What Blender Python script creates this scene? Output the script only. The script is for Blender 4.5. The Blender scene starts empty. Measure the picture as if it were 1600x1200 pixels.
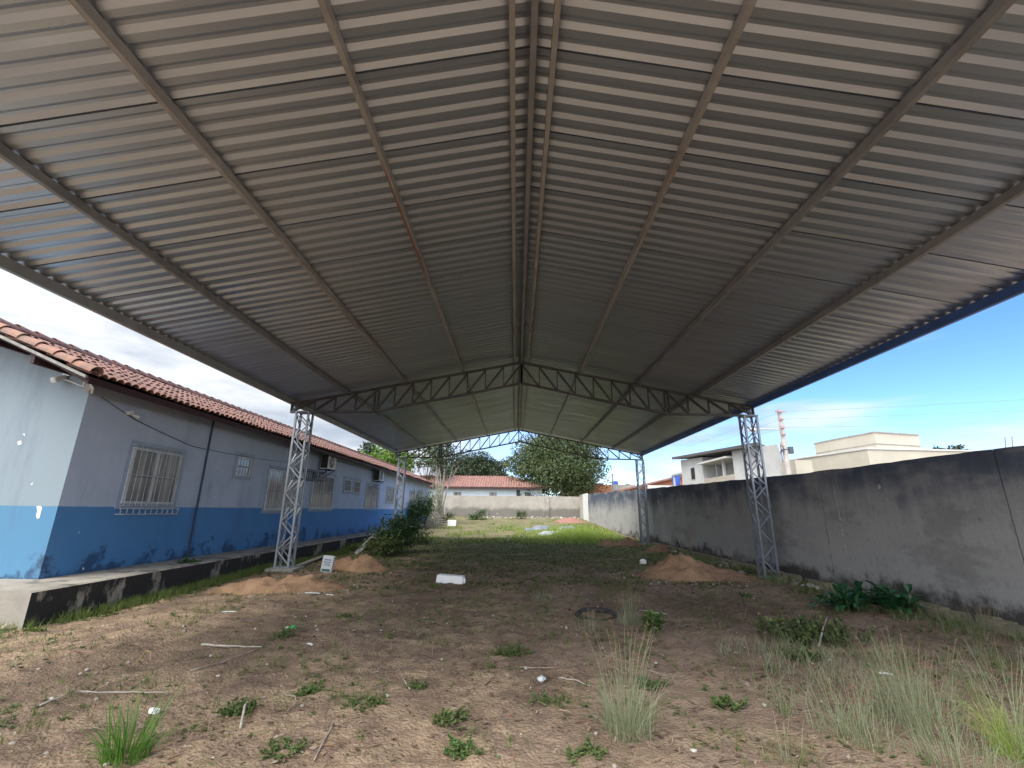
import bpy, math, random
import numpy as np
from mathutils import Vector, Matrix, noise
random.seed(7)
R = math.radians
sc = bpy.context.scene
C = sc.collection
# ------------------------------------------------------------------ camera
FPX, PIT, YAW, ROL, H = 704.0, .2729, .0109, -.0105, 1.6
def _cam_vec(u, v):
    d = Vector((u, math.cos(PIT)-v*math.sin(PIT), math.sin(PIT)+v*math.cos(PIT)))
    return Vector((d.x*math.cos(YAW)-d.y*math.sin(YAW), d.x*math.sin(YAW)+d.y*math.cos(YAW), d.z))
_f = _cam_vec(0, 0); _ex = _cam_vec(1, 0)-_f; _ev = _cam_vec(0, 1)-_f
_r = _ex*math.cos(ROL)-_ev*math.sin(ROL); _u = _ex*math.sin(ROL)+_ev*math.cos(ROL)
cd = bpy.data.cameras.new('camera'); cam = bpy.data.objects.new('camera', cd); C.objects.link(cam)
cd.sensor_width = 36; cd.lens = FPX/1600*36; cd.clip_start = .05; cd.clip_end = 3000
cam.matrix_world = Matrix(((_r.x, _u.x, -_f.x, 0), (_r.y, _u.y, -_f.y, 0), (_r.z, _u.z, -_f.z, H), (0, 0, 0, 1)))
sc.camera = cam
# ------------------------------------------------------------------ sky, sun, exposure
SUN_TO = Vector((-.34, -.46, .82)).normalized()
SUN_EL = math.asin(SUN_TO.z); SUN_AZ = math.atan2(SUN_TO.x, SUN_TO.y)
w = bpy.data.worlds.new('World'); sc.world = w; w.use_nodes = True
nt = w.node_tree; N = nt.nodes; L = nt.links; N.clear()
def nn(t, **k):
    n = N.new(t)
    for a, b in k.items():
        if a.startswith('i_'): n.inputs[a[2:].replace('_', ' ')].default_value = b
        else: setattr(n, a, b)
    return n
wo = nn('ShaderNodeOutputWorld'); bg = nn('ShaderNodeBackground'); L.new(bg.outputs[0], wo.inputs[0])
bg.inputs[1].default_value = .088
sky = nn('ShaderNodeTexSky', sky_type='NISHITA', sun_disc=False, sun_elevation=SUN_EL, sun_rotation=SUN_AZ,
         air_density=.8, dust_density=.0, ozone_density=4.0)
hs = nn('ShaderNodeHueSaturation'); hs.inputs['Saturation'].default_value = 1.2; hs.inputs['Value'].default_value = .78
hs.inputs['Hue'].default_value = .51
L.new(sky.outputs[0], hs.inputs['Color'])
tc = nn('ShaderNodeTexCoord'); mp = nn('ShaderNodeMapping'); mp.inputs['Scale'].default_value = (1, 1, 3.2)
L.new(tc.outputs['Generated'], mp.inputs[0])
n1 = nn('ShaderNodeTexNoise', i_Scale=2.2, i_Detail=8.0, i_Roughness=.62); L.new(mp.outputs[0], n1.inputs[0])
mp2 = nn('ShaderNodeMapping'); mp2.inputs['Rotation'].default_value = (0, .12, .5); mp2.inputs['Scale'].default_value = (1, 3.0, 16)
L.new(tc.outputs['Generated'], mp2.inputs[0])
n2 = nn('ShaderNodeTexNoise', i_Scale=1.1, i_Detail=5.0, i_Roughness=.5); L.new(mp2.outputs[0], n2.inputs[0])
sp = nn('ShaderNodeSeparateXYZ'); L.new(tc.outputs['Generated'], sp.inputs[0])
def mth(op, a, b=None, c=None):
    n = nn('ShaderNodeMath', operation=op)
    for i, x in enumerate((a, b, c)):
        if x is None: continue
        if isinstance(x, (int, float)): n.inputs[i].default_value = x
        else: L.new(x, n.inputs[i])
    return n.outputs[0]
def sstep(x, lo, hi):
    n = nn('ShaderNodeMapRange', interpolation_type='SMOOTHSTEP'); L.new(x, n.inputs[0])
    n.inputs[1].default_value = lo; n.inputs[2].default_value = hi; return n.outputs[0]
left = mth('MULTIPLY_ADD', sp.outputs[0], -2.2, mth('MULTIPLY', n1.outputs[0], 1.6))     # cloud bank over the left
mL = sstep(left, .62, 1.25)
mW = mth('MULTIPLY', sstep(n2.outputs[0], .44, .66), .75)                                     # thin wisps
low = mth('MULTIPLY', sstep(sp.outputs[2], .30, .04), sstep(n1.outputs[0], .47, .62))
back_fill = sstep(mth('MULTIPLY_ADD', sp.outputs[1], -1.0, mth('MULTIPLY', n1.outputs[0], .5)), .20, .62)    # unseen bright cloud behind the camera, added as fill light
mask = mth('MAXIMUM', mth('MAXIMUM', mth('MAXIMUM', mL, back_fill), mW), mth('MULTIPLY', low, .8))
n3 = nn('ShaderNodeTexNoise', i_Scale=3.0, i_Detail=7.0, i_Roughness=.6); L.new(mp.outputs[0], n3.inputs[0])
cr = nn('ShaderNodeValToRGB'); L.new(n3.outputs[0], cr.inputs[0])
cr.color_ramp.elements[0].position = .40; cr.color_ramp.elements[0].color = (1.35, 1.55, 1.85, 1)
cr.color_ramp.elements[1].position = .60; cr.color_ramp.elements[1].color = (2.6, 2.7, 2.85, 1)
vm = nn('ShaderNodeVectorMath', operation='SCALE'); L.new(cr.outputs[0], vm.inputs[0]); L.new(mth('MULTIPLY_ADD', back_fill, 2.0, 1.0), vm.inputs['Scale'])
mx = nn('ShaderNodeMix', data_type='RGBA'); L.new(mask, mx.inputs[0]); L.new(hs.outputs[0], mx.inputs[6]); L.new(vm.outputs[0], mx.inputs[7])
L.new(mx.outputs[2], bg.inputs[0])
sl = bpy.data.lights.new('sun', 'SUN'); sl.energy = .95; sl.angle = R(38); sl.color = (1, .95, .86)
so = bpy.data.objects.new('sun', sl); C.objects.link(so); so.rotation_euler = SUN_TO.to_track_quat('Z', 'Y').to_euler(); so.location = (0, 0, 30)
sc.view_settings.view_transform = 'Standard'; sc.view_settings.look = 'None'; sc.view_settings.exposure = 2.22; sc.view_settings.gamma = 1
sc.render.engine = 'CYCLES'; sc.cycles.max_bounces = 8; sc.cycles.diffuse_bounces = 5; sc.cycles.transparent_max_bounces = 12

# ------------------------------------------------------------------ pixel rays (photo 1600x1200) to places
def ray(px, py): return _f+_r*((px-800)/FPX)+_u*((600-py)/FPX)
def at_x(px, py, x): r = ray(px, py); t = x/r.x; return Vector((x, r.y*t, r.z*t+H))
def at_y(px, py, y): r = ray(px, py); t = y/r.y; return Vector((r.x*t, y, r.z*t+H))
def sm(a, b, x): t = min(max((x-a)/(b-a), 0), 1); return t*t*(3-2*t)
def gz(x, y):
    z = 0 if y < 22 else (.93*(y-26)/21 if y > 30 else .1772*((y-22)/8)**2)
    if y > 47: z = .93+(y-47)*.01
    if y > 120: z = 1.66
    z += .035*noise.noise(Vector((x*.35, y*.35, 0)))+.02*noise.noise(Vector((x*1.3, y*1.3, 3)))
    z += .05*math.exp(-((x+6.0)**2/1.2+(y-12.5)**2/4))
    return z
def at_g(px, py):
    r = ray(px, py); t = 1.0; st = .05
    while t < 200 and r.z*t+H > gz(r.x*t, r.y*t): t += st; st *= 1.004
    return Vector((r.x*t, r.y*t, gz(r.x*t, r.y*t)))

# ------------------------------------------------------------------ materials
MATS = {}
def mat(name, ca, cb=None, scale=4, rough=.8, metal=0, bump=0, bscale=30, detail=6, lo=.35, hi=.65, island=False, cols=None,
        spec=.5, stretch=(1, 1, 1), transl=0, fn=None, rvar=0):
    if name in MATS: return MATS[name]
    m = bpy.data.materials.new(name); m.use_nodes = True; t = m.node_tree; n = t.nodes; l = t.links
    b = n['Principled BSDF']; b.inputs['Roughness'].default_value = rough; b.inputs['Metallic'].default_value = metal
    b.inputs['Specular IOR Level'].default_value = spec
    co = n.new('ShaderNodeTexCoord'); ma = n.new('ShaderNodeMapping'); ma.inputs['Scale'].default_value = stretch
    l.new(co.outputs['Object'], ma.inputs[0])
    cb = cb or tuple(c*.8 for c in ca)
    rp = n.new('ShaderNodeValToRGB')
    if island:
        g = n.new('ShaderNodeNewGeometry'); l.new(g.outputs['Random Per Island'], rp.inputs[0])
        cols = cols or [ca, cb]
        e = rp.color_ramp.elements
        while len(e) < len(cols): e.new(.5)
        for i, c in enumerate(cols): e[i].position = i/(len(cols)-1); e[i].color = (*c, 1)
    else:
        ns = n.new('ShaderNodeTexNoise'); ns.inputs['Scale'].default_value = scale; ns.inputs['Detail'].default_value = detail
        ns.inputs['Roughness'].default_value = .62
        l.new(ma.outputs[0], ns.inputs[0]); l.new(ns.outputs[0], rp.inputs[0])
        e = rp.color_ramp.elements; e[0].position = lo; e[1].position = hi; e[0].color = (*ca, 1); e[1].color = (*cb, 1)
        if rvar:
            mr = n.new('ShaderNodeMapRange'); l.new(ns.outputs[0], mr.inputs[0]); mr.inputs[1].default_value = .3; mr.inputs[2].default_value = .7
            mr.inputs[3].default_value = rough-rvar; mr.inputs[4].default_value = rough+rvar; l.new(mr.outputs[0], b.inputs['Roughness'])
    col = rp.outputs[0]
    if fn: col = fn(t, co, col)
    l.new(col, b.inputs['Base Color'])
    if bump:
        bn = n.new('ShaderNodeTexNoise'); bn.inputs['Scale'].default_value = bscale; bn.inputs['Detail'].default_value = 5
        l.new(ma.outputs[0], bn.inputs[0])
        bp = n.new('ShaderNodeBump'); bp.inputs['Strength'].default_value = bump; bp.inputs['Distance'].default_value = .035 if name == 'ground_soil' else .02
        l.new(bn.outputs[0], bp.inputs['Height']); l.new(bp.outputs[0], b.inputs['Normal'])
    if transl:
        tr = n.new('ShaderNodeBsdfTranslucent'); l.new(col, tr.inputs[0])
        ms = n.new('ShaderNodeMixShader'); ms.inputs[0].default_value = transl
        l.new(b.outputs[0], ms.inputs[1]); l.new(tr.outputs[0], ms.inputs[2]); l.new(ms.outputs[0], n['Material Output'].inputs[0])
    MATS[name] = m; return m
# small node helpers for layered colours
def T_noise(t, vec, scale, detail=5, stretch=None, rough=.6):
    if stretch:
        mp = t.nodes.new('ShaderNodeMapping'); mp.inputs['Scale'].default_value = stretch; t.links.new(vec, mp.inputs[0]); vec = mp.outputs[0]
    n = t.nodes.new('ShaderNodeTexNoise'); n.inputs['Scale'].default_value = scale; n.inputs['Detail'].default_value = detail
    n.inputs['Roughness'].default_value = rough
    t.links.new(vec, n.inputs[0]); return n.outputs[0]
def T_step(t, x, lo, hi, a=0., b=1.):
    n = t.nodes.new('ShaderNodeMapRange'); n.interpolation_type = 'SMOOTHSTEP'; t.links.new(x, n.inputs[0])
    n.inputs[1].default_value = lo; n.inputs[2].default_value = hi; n.inputs[3].default_value = a; n.inputs[4].default_value = b
    return n.outputs[0]
def T_math(t, op, a, b):
    n = t.nodes.new('ShaderNodeMath'); n.operation = op
    for i, x in enumerate((a, b)):
        if isinstance(x, (int, float)): n.inputs[i].default_value = x
        else: t.links.new(x, n.inputs[i])
    return n.outputs[0]
def T_mix(t, f, a, b):
    n = t.nodes.new('ShaderNodeMix'); n.data_type = 'RGBA'
    if isinstance(f, (int, float)): n.inputs[0].default_value = f
    else: t.links.new(f, n.inputs[0])
    for i, x in ((6, a), (7, b)):
        if isinstance(x, tuple): n.inputs[i].default_value = (*x, 1)
        else: t.links.new(x, n.inputs[i])
    return n.outputs[2]
def T_sep(t, v):
    n = t.nodes.new('ShaderNodeSeparateXYZ'); t.links.new(v, n.inputs[0]); return n.outputs

# ------------------------------------------------------------------ mesh builder
class MB:
    def __init__(s): s.v = []; s.f = []; s.m = []; s.mi = 0
    def add(s, vs, fs):
        b = len(s.v); s.v += [tuple(p) for p in vs]; s.f += [tuple(b+i for i in f) for f in fs]; s.m += [s.mi]*len(fs); return s
    def box(s, c, d, rot=None, taper=1.0):
        c = Vector(c); hx, hy, hz = d[0]/2, d[1]/2, d[2]/2; vs = []
        for z in (-1, 1):
            k = taper if z > 0 else 1
            for x, y in ((-1, -1), (1, -1), (1, 1), (-1, 1)):
                p = Vector((x*hx*k, y*hy*k, z*hz)); p = rot @ p if rot else p; vs.append(p+c)
        return s.add(vs, [(3, 2, 1, 0), (4, 5, 6, 7), (0, 1, 5, 4), (1, 2, 6, 5), (2, 3, 7, 6), (3, 0, 4, 7)])
    def span(s, a, b): a = Vector(a); b = Vector(b); d = b-a; return s.box((a+b)/2, (abs(d.x), abs(d.y), abs(d.z)))
    def bar(s, p, q, w, h, up=(0, 0, 1)):
        p = Vector(p); q = Vector(q); d = (q-p); l = d.length; d.normalize(); up = Vector(up)
        if abs(d.dot(up)) > .98: up = Vector((1, 0, 0))
        x = d.cross(up).normalized(); z = x.cross(d)
        return s.box((p+q)/2, (w, l, h), Matrix((x, d, z)).transposed())
    def tube(s, pts, r, n=6, cap=True):
        pts = [Vector(p) for p in pts]; rs = r if isinstance(r, (list, tuple)) else [r]*len(pts); vs = []; fs = []
        ref = Vector((.13, .97, .21))
        for i, p in enumerate(pts):
            d = (pts[min(i+1, len(pts)-1)]-pts[max(i-1, 0)]).normalized()
            a = d.cross(ref if abs(d.dot(ref)) < .95 else Vector((1, 0, 0))).normalized(); b = d.cross(a)
            for k in range(n): an = 2*math.pi*k/n; vs.append(p+(a*math.cos(an)+b*math.sin(an))*rs[i])
        for i in range(len(pts)-1):
            for k in range(n): fs.append((i*n+k, i*n+(k+1) % n, (i+1)*n+(k+1) % n, (i+1)*n+k))
        if cap: fs += [tuple(range(n))[::-1], tuple((len(pts)-1)*n+k for k in range(n))]
        return s.add(vs, fs)
    def quad(s, a, b, c, d): return s.add([a, b, c, d], [(0, 1, 2, 3)])
    def prism(s, pts, axis, a, b):   # polygon pts in the other two axes, extruded along axis
        def mk(p, h): return {'x': (h, p[0], p[1]), 'y': (p[0], h, p[1]), 'z': (p[0], p[1], h)}[axis]
        n = len(pts); vs = [mk(p, a) for p in pts]+[mk(p, b) for p in pts]
        fs = [tuple(range(n))[::-1], tuple(range(n, 2*n))]+[(i, (i+1) % n, n+(i+1) % n, n+i) for i in range(n)]
        return s.add(vs, fs)
    def build(s, name, mats, parent=None, smooth=False, origin=None):
        me = bpy.data.meshes.new(name); o = bpy.data.objects.new(name, me); C.objects.link(o)
        if not isinstance(mats, (list, tuple)): mats = [mats]
        v = np.array(s.v, dtype=np.float64).reshape(-1, 3)
        if parent is not None: off = wpos(parent); o.parent = parent
        else:
            off = Vector(origin) if origin is not None else Vector(((v[:, 0].min()+v[:, 0].max())/2, (v[:, 1].min()+v[:, 1].max())/2, v[:, 2].min()))
            o.location = off
        me.from_pydata((v-np.array(off)).tolist(), [], s.f); me.update()
        for m in mats: me.materials.append(m)
        if len(mats) > 1: me.polygons.foreach_set('material_index', s.m)
        if smooth: me.polygons.foreach_set('use_smooth', [True]*len(me.polygons))
        bm_fix(me)
        return o
def bm_fix(me):
    import bmesh
    if len(me.polygons) > 20000: return
    b = bmesh.new(); b.from_mesh(me); bmesh.ops.recalc_face_normals(b, faces=b.faces); b.to_mesh(me); b.free()
def wpos(o):
    p = Vector(o.location)
    while o.parent: o = o.parent; p += Vector(o.location)
    return p
def tag(o, label=None, cat=None, group=None, kind=None):
    if label: o['label'] = label
    if cat: o['category'] = cat
    if group: o['group'] = group
    if kind: o['kind'] = kind
    return o
def empty(name, loc, label, cat, group=None):
    o = bpy.data.objects.new(name, None); C.objects.link(o); o.location = loc; o.empty_display_size = .3
    return tag(o, label, cat, group)
def bevel(o, w, seg=2):
    b = o.modifiers.new('bevel', 'BEVEL'); b.width = w; b.segments = seg; b.limit_method = 'ANGLE'; return o
def rnd(a, b): return random.uniform(a, b)

# ------------------------------------------------------------------ material library
def ground_fn(t, co, col):
    v = co.outputs['Object']; x, y, z = T_sep(t, v)
    litter = T_noise(t, v, 1.7, 10, None, .80)
    fine = T_noise(t, v, 13, 8, (1, 1.6, 1), .80)
    grain = T_noise(t, v, 150, 2)
    path = T_step(t, T_noise(t, v, .55, 4, (1.3, .5, 1), .55), .50, .60)
    red = T_noise(t, v, .45, 5)
    c = T_mix(t, T_step(t, litter, .45, .60), col, (.20, .135, .10))           # brown rotting litter over sand
    c = T_mix(t, T_math(t, 'MULTIPLY', T_step(t, fine, .52, .62), .6), c, (.12, .085, .062))
    c = T_mix(t, T_math(t, 'MULTIPLY', T_step(t, fine, .44, .36), .55), c, (.52, .44, .35))
    side = T_step(t, T_math(t, 'ADD', x, T_math(t, 'MULTIPLY', red, 5.)), 1.5, 4.5)
    c = T_mix(t, T_math(t, 'MULTIPLY', side, .45), c, (.27, .20, .155))          # greyer, redder litter on the right
    c = T_mix(t, T_math(t, 'MULTIPLY', path, .45), c, (.13, .09, .065))
    mossn = T_noise(t, v, .8, 7, None, .7)
    yy = T_step(t, T_math(t, 'ADD', y, T_math(t, 'MULTIPLY', mossn, 9.)), 14, 24)
    mm = T_math(t, 'MULTIPLY', T_step(t, T_math(t, 'ADD', T_math(t, 'MULTIPLY', T_math(t, 'ADD', mossn, fine), .5), T_math(t, 'MULTIPLY', T_step(t, y, 9, 21), .13)), .53, .62), .7)
    c = T_mix(t, mm, c, (.15, .165, .06))
    c = T_mix(t, T_math(t, 'MULTIPLY', T_step(t, grain, .62, .7), .35), c, (.45, .4, .33))
    return c
M_ground = mat('ground_soil', (.41, .295, .195), (.29, .205, .135), scale=2.3, rough=.95, bump=1.0, bscale=38, spec=.2, fn=ground_fn)
M_sand = mat('orange_sand', (.40, .25, .15), (.30, .185, .115), scale=3, rough=.95, bump=.9, bscale=40, spec=.15,
             fn=lambda t, co, c: T_mix(t, T_math(t, 'MULTIPLY', T_step(t, T_noise(t, co.outputs['Object'], 3.5, 9, None, .8), .50, .62), .6), c, (.16, .105, .07)))
M_metal = mat('galvalume_sheet', (.56, .615, .69), (.46, .50, .555), scale=1.1, rough=.35, metal=.85, bump=.12, bscale=3, rvar=.08, stretch=(.35, 2, 1), lo=.3, hi=.7)
def rust_fn(t, co, col):
    v = co.outputs['Object']
    return T_mix(t, T_step(t, T_noise(t, v, 5, 8, (1.5, .07, 1.5), .7), .53, .64), col, (.26, .165, .11))
M_purlin = mat('galvanised_purlin', (.44, .415, .38), (.34, .32, .30), scale=3, rough=.5, metal=.35, bump=.05, fn=rust_fn)
M_purlin_clean = mat('grey_painted_purlin', (.30, .295, .295), (.22, .215, .215), scale=3, rough=.5, metal=.3)
M_eave = mat('grey_eave_beam', (.36, .38, .39), (.28, .30, .31), scale=2, rough=.45, metal=.3)
M_eave_fringe = mat('fringe_blue_eave', (.08, .17, .44), (.06, .13, .34), scale=2, rough=.4, metal=.2)  # lens colour fringe of the right eave put into its base colour
M_truss = mat('grey_truss_paint', (.105, .103, .103), (.07, .069, .069), scale=4, rough=.5, metal=.3)
M_col = mat('light_grey_column_paint', (.38, .40, .43), (.28, .30, .32), scale=3, rough=.45, metal=.3)
M_colb = mat('blue_grey_column_paint', (.30, .335, .385), (.23, .26, .30), scale=3, rough=.45, metal=.3)
M_conc = mat('concrete', (.36, .34, .31), (.22, .21, .19), scale=6, rough=.9, bump=.3)
def plinth_fn(t, co, col):
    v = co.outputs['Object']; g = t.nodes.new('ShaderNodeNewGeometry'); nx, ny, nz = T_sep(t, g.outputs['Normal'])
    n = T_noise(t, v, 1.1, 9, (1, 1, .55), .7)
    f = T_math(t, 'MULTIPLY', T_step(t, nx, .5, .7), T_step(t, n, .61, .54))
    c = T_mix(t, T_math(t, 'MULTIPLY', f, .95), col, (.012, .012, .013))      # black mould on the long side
    n2 = T_noise(t, v, 2.2, 6)
    return T_mix(t, T_math(t, 'MULTIPLY', T_step(t, nz, .5, .8), T_step(t, n2, .5, .64)), c, (.13, .125, .11))
M_plinth = mat('stained_plinth', (.36, .33, .28), (.27, .24, .20), scale=2.0, rough=.9, bump=.3, bscale=25, fn=plinth_fn)
def wallpaint_fn(t, co, col):
    v = co.outputs['Object']; x, y, z = T_sep(t, v)
    wob = T_noise(t, v, 2.5, 6)
    lev = T_math(t, 'ADD', z, T_math(t, 'MULTIPLY', T_math(t, 'SUBTRACT', wob, .5), .05))
    g = t.nodes.new('ShaderNodeNewGeometry'); gy = T_step(t, T_sep(t, g.outputs['Normal'])[1], -.3, -.7)   # end wall recoloured by facing, its sunlit tone put into the paint
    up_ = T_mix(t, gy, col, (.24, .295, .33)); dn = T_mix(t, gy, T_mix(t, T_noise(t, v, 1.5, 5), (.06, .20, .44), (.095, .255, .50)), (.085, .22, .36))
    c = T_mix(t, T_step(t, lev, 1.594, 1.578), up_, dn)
    st = T_noise(t, v, 2.0, 7, (1, 1, .2), .7)
    c = T_mix(t, T_math(t, 'MULTIPLY', T_step(t, st, .5, .74), .35), c, (.10, .12, .17))            # rain streaks
    dm = T_noise(t, v, 1.6, 8, None, .7)
    low = T_step(t, T_math(t, 'SUBTRACT', z, T_math(t, 'MULTIPLY', T_math(t, 'SUBTRACT', dm, .45), 3.2)), .50, .22)
    c = T_mix(t, T_math(t, 'MULTIPLY', low, .7), c, (.02, .035, .08))                               # mildew along the foot
    ch = T_noise(t, v, 3.1, 3, (1, 1, .7), .5)
    return T_mix(t, T_step(t, ch, .735, .745), c, (.62, .66, .64))                                    # paint flaked to filler
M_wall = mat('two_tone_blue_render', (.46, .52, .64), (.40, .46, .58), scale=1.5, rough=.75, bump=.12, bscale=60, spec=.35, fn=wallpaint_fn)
M_tile = mat('clay_tiles', (.30, .145, .11), (.17, .105, .09), scale=7, rough=.85, bump=.3, bscale=30, lo=.3, hi=.7,
             fn=lambda t, co, c: T_mix(t, T_math(t, 'MULTIPLY', T_step(t, T_noise(t, co.outputs['Object'], 2.2, 8, None, .7), .48, .62), .65), c, (.12, .085, .075)))
M_tile_far = mat('clay_tiles_far', (.36, .18, .14), (.17, .10, .085), scale=3, rough=.85)
M_tile_big = mat('verge_tiles', (.38, .18, .12), (.20, .14, .115), scale=9, rough=.85, bump=.3, lo=.35, hi=.62)
M_fascia = mat('maroon_wood', (.055, .022, .026), (.035, .015, .02), scale=5, rough=.7)
M_white = mat('white_paint', (.72, .73, .73), (.58, .59, .58), scale=3, rough=.55)
M_alu = mat('aluminium_frame', (.60, .62, .62), (.50, .52, .52), scale=5, rough=.4, metal=.2)
M_iron = mat('white_iron_grille', (.42, .45, .50), (.28, .31, .36), scale=12, rough=.6)
M_black = mat('black_iron', (.02, .02, .022), (.03, .03, .032), scale=12, rough=.6)
def glass_fn(t, co, col):
    v = co.outputs['Object']
    return T_mix(t, T_step(t, T_noise(t, v, 1.0, 4, (4, 4, .5)), .40, .60), col, (.27, .265, .245))
M_glass = mat('curtained_glass', (.10, .105, .105), (.17, .175, .17), scale=1.2, rough=.12, spec=.8, fn=glass_fn)
M_dark = mat('dark_opening', (.02, .02, .022), (.03, .03, .03), rough=.5)
def fence_fn(t, co, col):
    v = co.outputs['Object']; x, y, z = T_sep(t, v)
    n = T_noise(t, v, .9, 8, (1, 1, .7), .68); st = T_noise(t, v, 3.2, 6, (1, 1, .12), .65)
    near = T_step(t, y, 25.5, 23)                                                                       # canopy shade put into the near panels' tone, along with their blackening
    lvl = T_math(t, 'ADD', z, T_math(t, 'MULTIPLY', T_math(t, 'SUBTRACT', n, .5), 1.3))
    lvl = T_math(t, 'ADD', lvl, T_math(t, 'MULTIPLY', T_math(t, 'SUBTRACT', st, .5), .9))
    topd = T_step(t, lvl, 1.45, 2.55)
    c = T_mix(t, T_math(t, 'MULTIPLY', near, .62), col, (.37, .375, .385))
    c = T_mix(t, T_math(t, 'MULTIPLY', T_math(t, 'MULTIPLY', near, topd), .93), c, (.065, .082, .125))
    lt = T_math(t, 'MULTIPLY', T_step(t, lvl, 2.7, 3.3), .4)
    c = T_mix(t, T_math(t, 'MULTIPLY', lt, T_step(t, y, 23, 27)), c, (.12, .115, .10))
    b = T_step(t, T_math(t, 'ADD', z, T_math(t, 'MULTIPLY', T_noise(t, v, 1.4, 8, None, .7), -1.5)), -.28, -.62)
    c = T_mix(t, T_math(t, 'MULTIPLY', T_math(t, 'MULTIPLY', b, near), .85), c, (.022, .018, .015))
    gr = T_noise(t, v, 11, 8, (1, 1, .6), .75)
    c = T_mix(t, T_math(t, 'MULTIPLY', T_step(t, gr, .50, .70), .28), c, (.05, .05, .055))
    sm_ = T_noise(t, v, .7, 6, (1, 1, 2.4), .6)
    c = T_mix(t, T_math(t, 'MULTIPLY', T_step(t, sm_, .48, .66), .35), c, (.46, .44, .41))
    c = T_mix(t, T_math(t, 'MULTIPLY', T_step(t, sm_, .46, .34), .30), c, (.09, .085, .08))
    ch = T_noise(t, v, 4.5, 3, (1, 1, .6), .5)
    return T_mix(t, T_step(t, ch, .725, .74), c, (.45, .44, .42))
M_fence = mat('weathered_render', (.47, .44, .385), (.38, .355, .31), scale=1.2, rough=.92, bump=.45, bscale=22, spec=.2, fn=fence_fn)
def far_fn(t, co, col):
    v = co.outputs['Object']; x, y, z = T_sep(t, v)
    n = T_noise(t, v, 1.1, 8, (1, 1, .5), .7)
    lvl = T_math(t, 'ADD', z, T_math(t, 'MULTIPLY', T_math(t, 'SUBTRACT', n, .5), 1.2))
    c = T_mix(t, T_math(t, 'MULTIPLY', T_step(t, lvl, 2.5, 3.0), .75), col, (.10, .095, .085))
    c = T_mix(t, T_math(t, 'MULTIPLY', T_step(t, lvl, 1.25, .85), .7), c, (.09, .085, .075))
    return T_mix(t, T_step(t, T_noise(t, v, 3, 4), .66, .7), c, (.50, .49, .46))
M_farwall = mat('weathered_render_far', (.38, .345, .30), (.29, .26, .23), scale=1.0, rough=.92, bump=.4, bscale=15, fn=far_fn)
M_cream = mat('cream_render', (.50, .45, .37), (.44, .40, .33), scale=.8, rough=.85)
M_housewhite = mat('white_render', (.62, .61, .60), (.50, .49, .47), scale=.7, rough=.85)
M_brick = mat('orange_brick', (.50, .20, .11), (.38, .15, .085), scale=3, rough=.9, stretch=(1, 1, 4))
M_bluetank = mat('blue_plastic', (.03, .09, .42), (.04, .11, .5), rough=.4)
M_rubble = mat('broken_plaster', (.36, .32, .22), (.20, .175, .13), scale=9, rough=.95, bump=.6, bscale=18)
M_foam = mat('white_polystyrene', (.90, .90, .89), (.82, .82, .80), scale=10, rough=.8, bump=.1, bscale=80)
M_plast = mat('crumpled_plastic', (.62, .64, .64), (.42, .44, .44), scale=16, rough=.35)
M_rubber = mat('tyre_rubber', (.018, .018, .018), (.05, .045, .04), scale=8, rough=.85)
M_twig = mat('dry_twig', (.24, .18, .13), (.36, .31, .26), scale=10, rough=.9)
M_palewood = mat('bleached_stick', (.46, .42, .36), (.33, .29, .24), scale=14, rough=.9)
M_straw = mat('dead_litter', (0, 0, 0), island=True, cols=[(.07, .045, .03), (.17, .11, .075), (.27, .185, .125), (.13, .08, .055), (.22, .15, .105), (.10, .065, .045), (.36, .29, .225), (.16, .105, .075), (.24, .12, .08)], rough=.9, spec=.2)
G1 = [(.09, .14, .03), (.13, .19, .04), (.17, .22, .06), (.11, .16, .04), (.24, .26, .11)]
M_grass = mat('green_grass', (0, 0, 0), island=True, cols=G1, rough=.6, transl=.3, spec=.3)
M_grassb = mat('bright_grass', (0, 0, 0), island=True, cols=[(.24, .38, .05), (.32, .46, .07), (.42, .50, .12), (.28, .40, .08), (.46, .46, .20)], rough=.6, transl=.35, spec=.3)
M_tall = mat('grey_green_grass', (0, 0, 0), island=True, cols=[(.20, .24, .12), (.28, .33, .18), (.36, .40, .25), (.24, .28, .15), (.42, .40, .28)], rough=.65, transl=.3, spec=.3)
M_seed = mat('reddish_seed_heads', (0, 0, 0), island=True, cols=[(.30, .11, .085), (.36, .16, .12), (.24, .08, .065), (.40, .24, .19)], rough=.8, transl=.4, spec=.1)
M_weed = mat('weed_leaves', (0, 0, 0), island=True, cols=[(.07, .105, .035), (.10, .145, .045), (.14, .18, .06), (.17, .18, .08)], rough=.55, transl=.25, spec=.35)
M_weedb = mat('bright_weed_leaves', (0, 0, 0), island=True, cols=[(.06, .13, .03), (.09, .18, .04), (.13, .21, .06), (.20, .20, .09)], rough=.5, transl=.3, spec=.35)
M_broad = mat('dark_glossy_leaves', (0, 0, 0), island=True, cols=[(.02, .085, .03), (.035, .12, .045), (.05, .16, .06), (.03, .095, .05)], rough=.35, transl=.12)
M_bushd = mat('dark_shrub_leaves', (0, 0, 0), island=True, cols=[(.03, .07, .025), (.06, .12, .04), (.10, .17, .06), (.045, .09, .04)], rough=.5, transl=.2)
M_crown = mat('olive_tree_leaves', (0, 0, 0), island=True, cols=[(.045, .075, .025), (.075, .11, .038), (.105, .14, .055), (.15, .18, .085), (.06, .085, .03)], rough=.5, transl=.3, spec=.5)
M_crownd = mat('dark_tree_leaves', (0, 0, 0), island=True, cols=[(.022, .036, .016), (.04, .06, .026), (.06, .085, .036), (.035, .05, .022)], rough=.5, transl=.2, spec=.5)
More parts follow.
